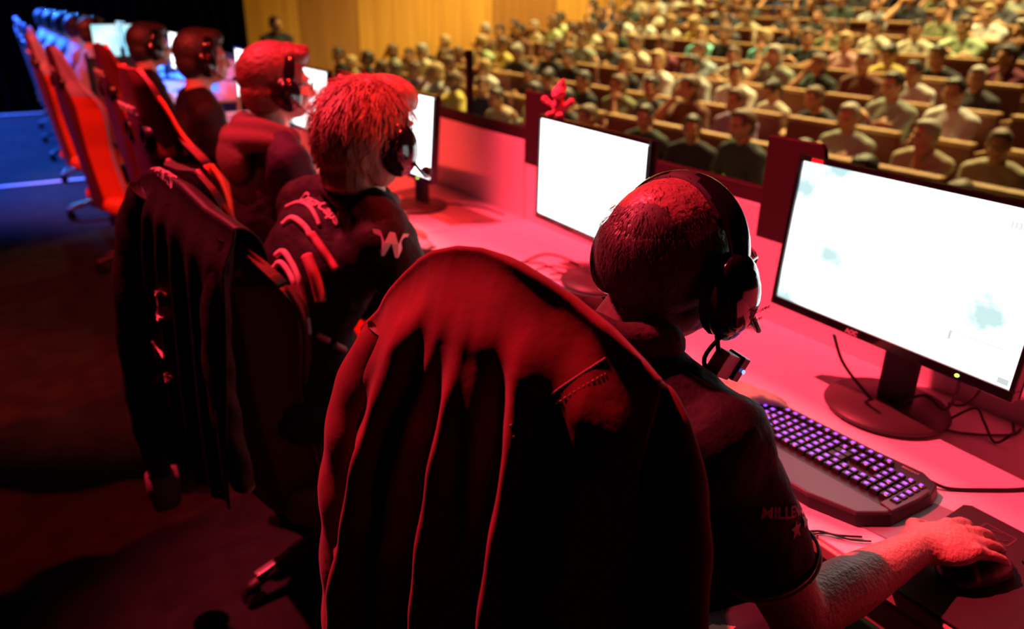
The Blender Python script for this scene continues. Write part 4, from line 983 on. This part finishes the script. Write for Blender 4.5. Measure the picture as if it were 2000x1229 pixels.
# ------------------------------------------------------------------ the hall: seats and audience
def make_seat():
    t = empty('theatre_seat')
    m = MB()
    vs = []
    m.prism([(-.25, 0), (.25, 0), (.252, .47), (.24, .51), (-.24, .51), (-.252, .47)], -.30, -.235, axis='x'); b = m.build('backrest', M_upholst, t, loc=(0, 0, .47), bevel=.012)
    m = MB(); m.box((-.27, 0, .995), (.10, .50, .038)); m.build('top_cap', M_cap, t, bevel=.01)
    m = MB(); m.box((.0, 0, .44), (.46, .50, .09)); m.build('cushion', M_upholst, t, bevel=.03)
    m = MB(); m.box((-.03, .285, .36), (.44, .03, .72)); m.box((-.02, .285, .66), (.36, .05, .035)); m.build('side_panel', M_cap, t, bevel=.006)
    return t
seat0 = make_seat()
def audience_variant(k):
    rnd = random.Random(100+k); H = V((.02, 0, 1.13)); lean = 0; yaw = [0, .2, -.35, .1, -.15, .45, 0][k]; pitch = [0, .05, 0, .1, -.05, .05, .5][k]
    if k in (3,): H = V((.20, .02, 1.04))
    if k == 6: H = V((.10, 0, 1.07))
    nk = H+V((-.04 if k != 3 else -.09, 0, -.15)); hip = V((-.04, 0, .53)); ch_ = nk*.6+hip*.4+V((-.01, 0, 0))
    sh = [nk+V((0, .19, -.07)), nk+V((0, -.19, -.07))]
    lap = [V((.22, .10, .66)), V((.22, -.10, .66))]
    wr = {0: lap, 1: [V((.20, -.06, .88)), V((.18, .06, .83))], 2: [H+V((.09, .03, -.17)), V((.20, -.02, .74))], 3: [V((.42, .08, .72)), V((.42, -.08, .72))],
          4: [V((.22, .14, .68)), H+V((.10, -.09, -.10))], 5: [V((.24, .04, .76)), V((.24, -.04, .76))], 6: [V((.30, .06, .80)), V((.30, -.06, .80))]}[k]
    el = [ik(sh[i], wr[i], .29, .25, V((-.2, (1 if i == 0 else -1)*.6, -1))) for i in (0, 1)]
    f = [V((.7, -.5, 0)), V((.7, .5, 0))]; n_ = [V((.2, .3, 1)), V((.2, -.3, 1))]
    if k == 1: f = [V((.1, -1, 0)), V((.1, 1, 0))]; n_ = [V((1, 0, .2)), V((1, 0, .2))]
    if k == 2: f[0] = V((-.1, -.1, 1)); n_[0] = V((1, .3, 0))
    if k == 4: f[1] = V((-.1, .3, 1)); n_[1] = V((1, -.4, 0))
    J = dict(head=H, yaw=yaw, body=0, pitch=pitch, neck=nk, chest=ch_, hip=hip, sh=sh, el=el, wr=wr, hf=f, hn=n_, kn=[V((.38, .13, .53)), V((.38, -.13, .53))], an=[V((.36, .13, .085)), V((.40, -.13, .085))], curl=.7)
    t, b, s = person(J, .0155, 1.0, M_white, M_skin2, 'short' if k in (0, 2, 4) else 'long', root=(0, 0, 0), smooth=2)
    hair_cap(None, head_xf(H, yaw, pitch), M_hairdark, t, ['short', 'short', 'short', 'short', 'long', 'short', 'short'][k], k, .010)
    return t
protos = [audience_variant(k) for k in range(7)]
used = set()
SH = {'cream': (.62, .60, .44), 'white': (.72, .72, .66), 'grey green': (.30, .34, .26), 'dark grey': (.06, .06, .065), 'black': (.015, .015, .017), 'beige': (.40, .34, .22), 'pale blue': (.34, .44, .48),
      'navy': (.02, .025, .06), 'dark green': (.03, .05, .035), 'pink': (.68, .38, .34), 'yellow': (.62, .50, .12), 'brown': (.16, .06, .03), 'maroon': (.16, .02, .04), 'olive': (.20, .22, .10), 'red': (.5, .03, .02), 'pale green': (.42, .56, .32), 'light grey': (.42, .43, .42), 'turquoise': (.20, .62, .55), 'lilac': (.32, .22, .36)}
SHM = {k: mat('cloth_'+k.replace(' ', '_'), c, .85, bump=.3, bscale=40) for k, c in SH.items()}
HAIRS = {'dark': M_hairdark, 'brown': mat('hair_brown', (.12, .06, .03), .6), 'grey': mat('hair_grey', (.32, .29, .24), .6), 'fair': mat('hair_fair', (.42, .28, .12), .6)}
POSE = ['hands in lap', 'arms crossed', 'hand at chin', 'leaning forward', 'hand at cheek', 'hands clasped', 'head bowed']
ORD = ['front', 'second', 'third', 'fourth', 'fifth', 'sixth', 'seventh', 'eighth', 'ninth', 'tenth']
NTH = ['first', 'second', 'third', 'fourth', 'fifth', 'sixth', 'seventh', 'eighth', 'ninth', 'tenth', 'eleventh', 'twelfth', 'thirteenth', 'fourteenth', 'fifteenth', 'sixteenth', 'seventeenth', 'eighteenth', 'nineteenth', 'twentieth', 'twenty first']
def raydir(px, py): return R_*(px-1000)+U_*(614.5-py)+F_*CF
known = [  # head pixel in the photograph, shirt, hair, pose, row
 (1340, 245, 'black', 'dark', 5, 0), (1432, 270, 'dark green', 'brown', 0, 0), (1600, 262, 'light grey', 'dark', 6, 0), (1700, 285, 'black', 'dark', 3, 0), (1195, 218, 'maroon', 'brown', 3, 0), (1150, 205, 'dark grey', 'dark', 0, 0), (955, 190, 'navy', 'brown', 5, 0), (1005, 205, 'beige', 'dark', 3, 0),
 (703, 130, 'black', 'dark', 0, 0), (655, 135, 'black', 'dark', 1, 0), (770, 160, 'dark grey', 'dark', 5, 0), (830, 170, 'lilac', 'brown', 0, 0), (880, 165, 'yellow', 'brown', 4, 0), (1260, 240, 'dark green', 'dark', 1, 0),
 (1862, 230, 'beige', 'grey', 2, 1), (1682, 205, 'grey green', 'grey', 1, 1), (1425, 190, 'lilac', 'brown', 0, 1), (1490, 205, 'brown', 'brown', 4, 1), (1340, 175, 'dark grey', 'dark', 5, 1), (1245, 165, 'olive', 'brown', 2, 1), (1180, 150, 'black', 'dark', 1, 1), (860, 150, 'cream', 'brown', 5, 1), (930, 155, 'white', 'fair', 2, 1),
 (1908, 178, 'white', 'dark', 5, 2), (1797, 180, 'grey green', 'dark', 1, 2), (1565, 152, 'cream', 'dark', 6, 2), (1503, 140, 'white', 'dark', 5, 2), (1655, 160, 'black', 'brown', 3, 2), (1368, 150, 'light grey', 'dark', 0, 2), (1220, 140, 'black', 'fair', 2, 2), (1270, 150, 'white', 'fair', 5, 2), (960, 120, 'pale green', 'fair', 2, 2), (1000, 130, 'yellow', 'brown', 1, 2), (1120, 120, 'black', 'dark', 0, 2),
 (1832, 112, 'white', 'dark', 0, 3), (1768, 108, 'brown', 'grey', 5, 3), (1690, 125, 'dark green', 'brown', 4, 3), (1565, 82, 'grey green', 'grey', 4, 3), (1435, 95, 'cream', 'brown', 1, 3), (1500, 108, 'pale blue', 'brown', 2, 3), (1265, 110, 'cream', 'brown', 0, 3), (1320, 105, 'maroon', 'brown', 2, 3), (1290, 85, 'dark grey', 'fair', 1, 3), (925, 95, 'red', 'brown', 1, 3),
 (1955, 85, 'maroon', 'dark', 2, 4), (1880, 50, 'black', 'dark', 3, 4), (1815, 55, 'yellow', 'dark', 6, 4), (1630, 40, 'pink', 'fair', 5, 4), (1675, 28, 'dark green', 'brown', 1, 4), (1490, 38, 'turquoise', 'fair', 2, 4), (1350, 62, 'turquoise', 'fair', 5, 4), (1400, 60, 'black', 'brown', 0, 4), (930, 45, 'light grey', 'grey', 0, 4), (1170, 50, 'cream', 'brown', 1, 4), (1100, 60, 'beige', 'brown', 2, 4),
 (1870, 15, 'pale green', 'brown', 1, 5), (1755, 8, 'cream', 'dark', 0, 5), (1950, 12, 'cream', 'dark', 5, 5), (1255, 15, 'white', 'brown', 0, 5), (1315, 12, 'cream', 'fair', 1, 5), (1345, 10, 'yellow', 'fair', 6, 5), (1570, 12, 'black', 'brown', 5, 5), (1690, 5, 'olive', 'brown', 2, 5)]
PITCH = .60
plan = {}
for (px, py, sc_, hr, ps, r) in known:
    X = ROWX[r]; d = raydir(px, py); k_ = X/d.x; Y = d.y*k_
    n_ = round((Y-1.2-(.3 if r % 2 else 0))/PITCH)
    while (r, n_) in plan: n_ += 1
    plan[(r, n_)] = (sc_, hr, ps)
rnd = random.Random(11)
cols = ['black', 'black', 'dark grey', 'brown', 'dark green', 'navy', 'cream', 'white', 'grey green', 'dark grey', 'black', 'black', 'beige', 'dark green', 'brown', 'light grey', 'dark grey', 'olive', 'pale green', 'navy']
empties = 0; rowlist = []
for r in range(10):
    lst = []
    for n_ in range(0, 21):
        Y = 1.2+(.3 if r % 2 else 0)+n_*PITCH
        if Y > YW-.4: continue
        # does the seat fall inside the view?
        P_ = V((ROWX[r], Y, CAPZ[r]-.1))-V((0, 0, CH)); z = P_.dot(F_); sx = 1000+CF*P_.dot(R_)/z
        if sx > 2075: continue
        occ = plan.get((r, n_))
        if occ is None:
            right = sx > 1380
            if rnd.random() < (.52 if right and r < 6 else .84): occ = (rnd.choice(cols), rnd.choice(['dark', 'dark', 'brown', 'brown', 'grey', 'fair']), rnd.choice([0, 1, 2, 3, 4, 5, 6]))
        lst.append((sx, Y, occ))
    lst.sort(); rowlist.append(lst)
first_seat = True; made = set()
for r, lst in enumerate(rowlist):
    pk = 0; nocc = sum(1 for q in lst if q[2])
    for si, (sx, Y, occ) in enumerate(lst):
        fz = CAPZ[r]-1.02; X = ROWX[r]
        st = seat0 if first_seat else copy_tree(seat0); first_seat = False
        st.location = (X, Y, fz); st.rotation_euler = (0, 0, math.pi)
        tag(st, ('empty' if not occ else 'occupied')+' brown theatre seat with wooden top, %s row, %s seat from the wall' % (ORD[r], NTH[min(si, 20)]), 'seat', 'theatre seats in the hall')
        if occ:
            sc_, hr, ps = occ
            src_ = protos[ps]
            if ps not in made: o = src_; made.add(ps)
            else: o = copy_tree(src_)
            kr = random.Random(r*50+si); s_ = kr.uniform(.95, 1.06)
            o.location = (X+kr.uniform(-.04, .03), Y+kr.uniform(-.05, .05), fz-.01); o.rotation_euler = (0, 0, math.pi+kr.uniform(-.25, .25)); o.scale = (s_, s_, s_)
            tag(o, '%s haired person in %s, %s, %s row, %s person from the wall' % (hr, sc_, POSE[ps], ORD[r], NTH[min(pk, 20)]), 'person', 'audience seated in the hall'); pk += 1
            for c in o.children:
                if c.name.startswith('shirt'): c.material_slots[0].link = 'OBJECT'; c.material_slots[0].material = SHM[sc_]
                if c.name.startswith('hair'): c.material_slots[0].link = 'OBJECT'; c.material_slots[0].material = HAIRS[hr]
# drop unused prototypes
for k, p_ in enumerate(protos):
    if k not in made:
        for c in list(p_.children): bpy.data.objects.remove(c)
        bpy.data.objects.remove(p_)
# man standing by the wood wall
m = MB(); m.box((3.7, 12.6, -.57), (1.1, 1.3, .24)); tag(m.build('floor_3', M_step), kind='structure')
g = -.45; H = V((3.68, 12.5, g+1.62)); nk = H+V((0, .02, -.15)); hip = V((3.68, 12.5, g+.92)); sh = [nk+V((.19, 0, -.07)), nk+V((-.19, 0, -.07))]
J = dict(head=H, yaw=-1.2, body=-1.5, neck=nk, chest=nk*.6+hip*.4, hip=hip, sh=sh, wr=[nk+V((-.06, -.22, -.32)), nk+V((.06, -.24, -.28))], hf=[V((-1, 0, 0)), V((1, 0, 0))], hn=[V((0, -1, 0)), V((0, -1, 0))], kn=[V((3.78, 12.47, g+.5)), V((3.58, 12.47, g+.5))], an=[V((3.79, 12.5, g+.085)), V((3.57, 12.5, g+.085))])
J['el'] = [ik(sh[0], J['wr'][0], .29, .25, V((.6, 0, -1))), ik(sh[1], J['wr'][1], .29, .25, V((-.6, 0, -1)))]
tm, _, _ = person(J, .016, 1.08, SHM['black'], M_skin2, 'long', label='person in black standing alone by the wood panelled wall', root=(3.68, 12.5, g))
hair_cap(None, head_xf(H-V((3.68, 12.5, g)), -1.2), HAIRS['brown'], tm, 'short', 1, .01)
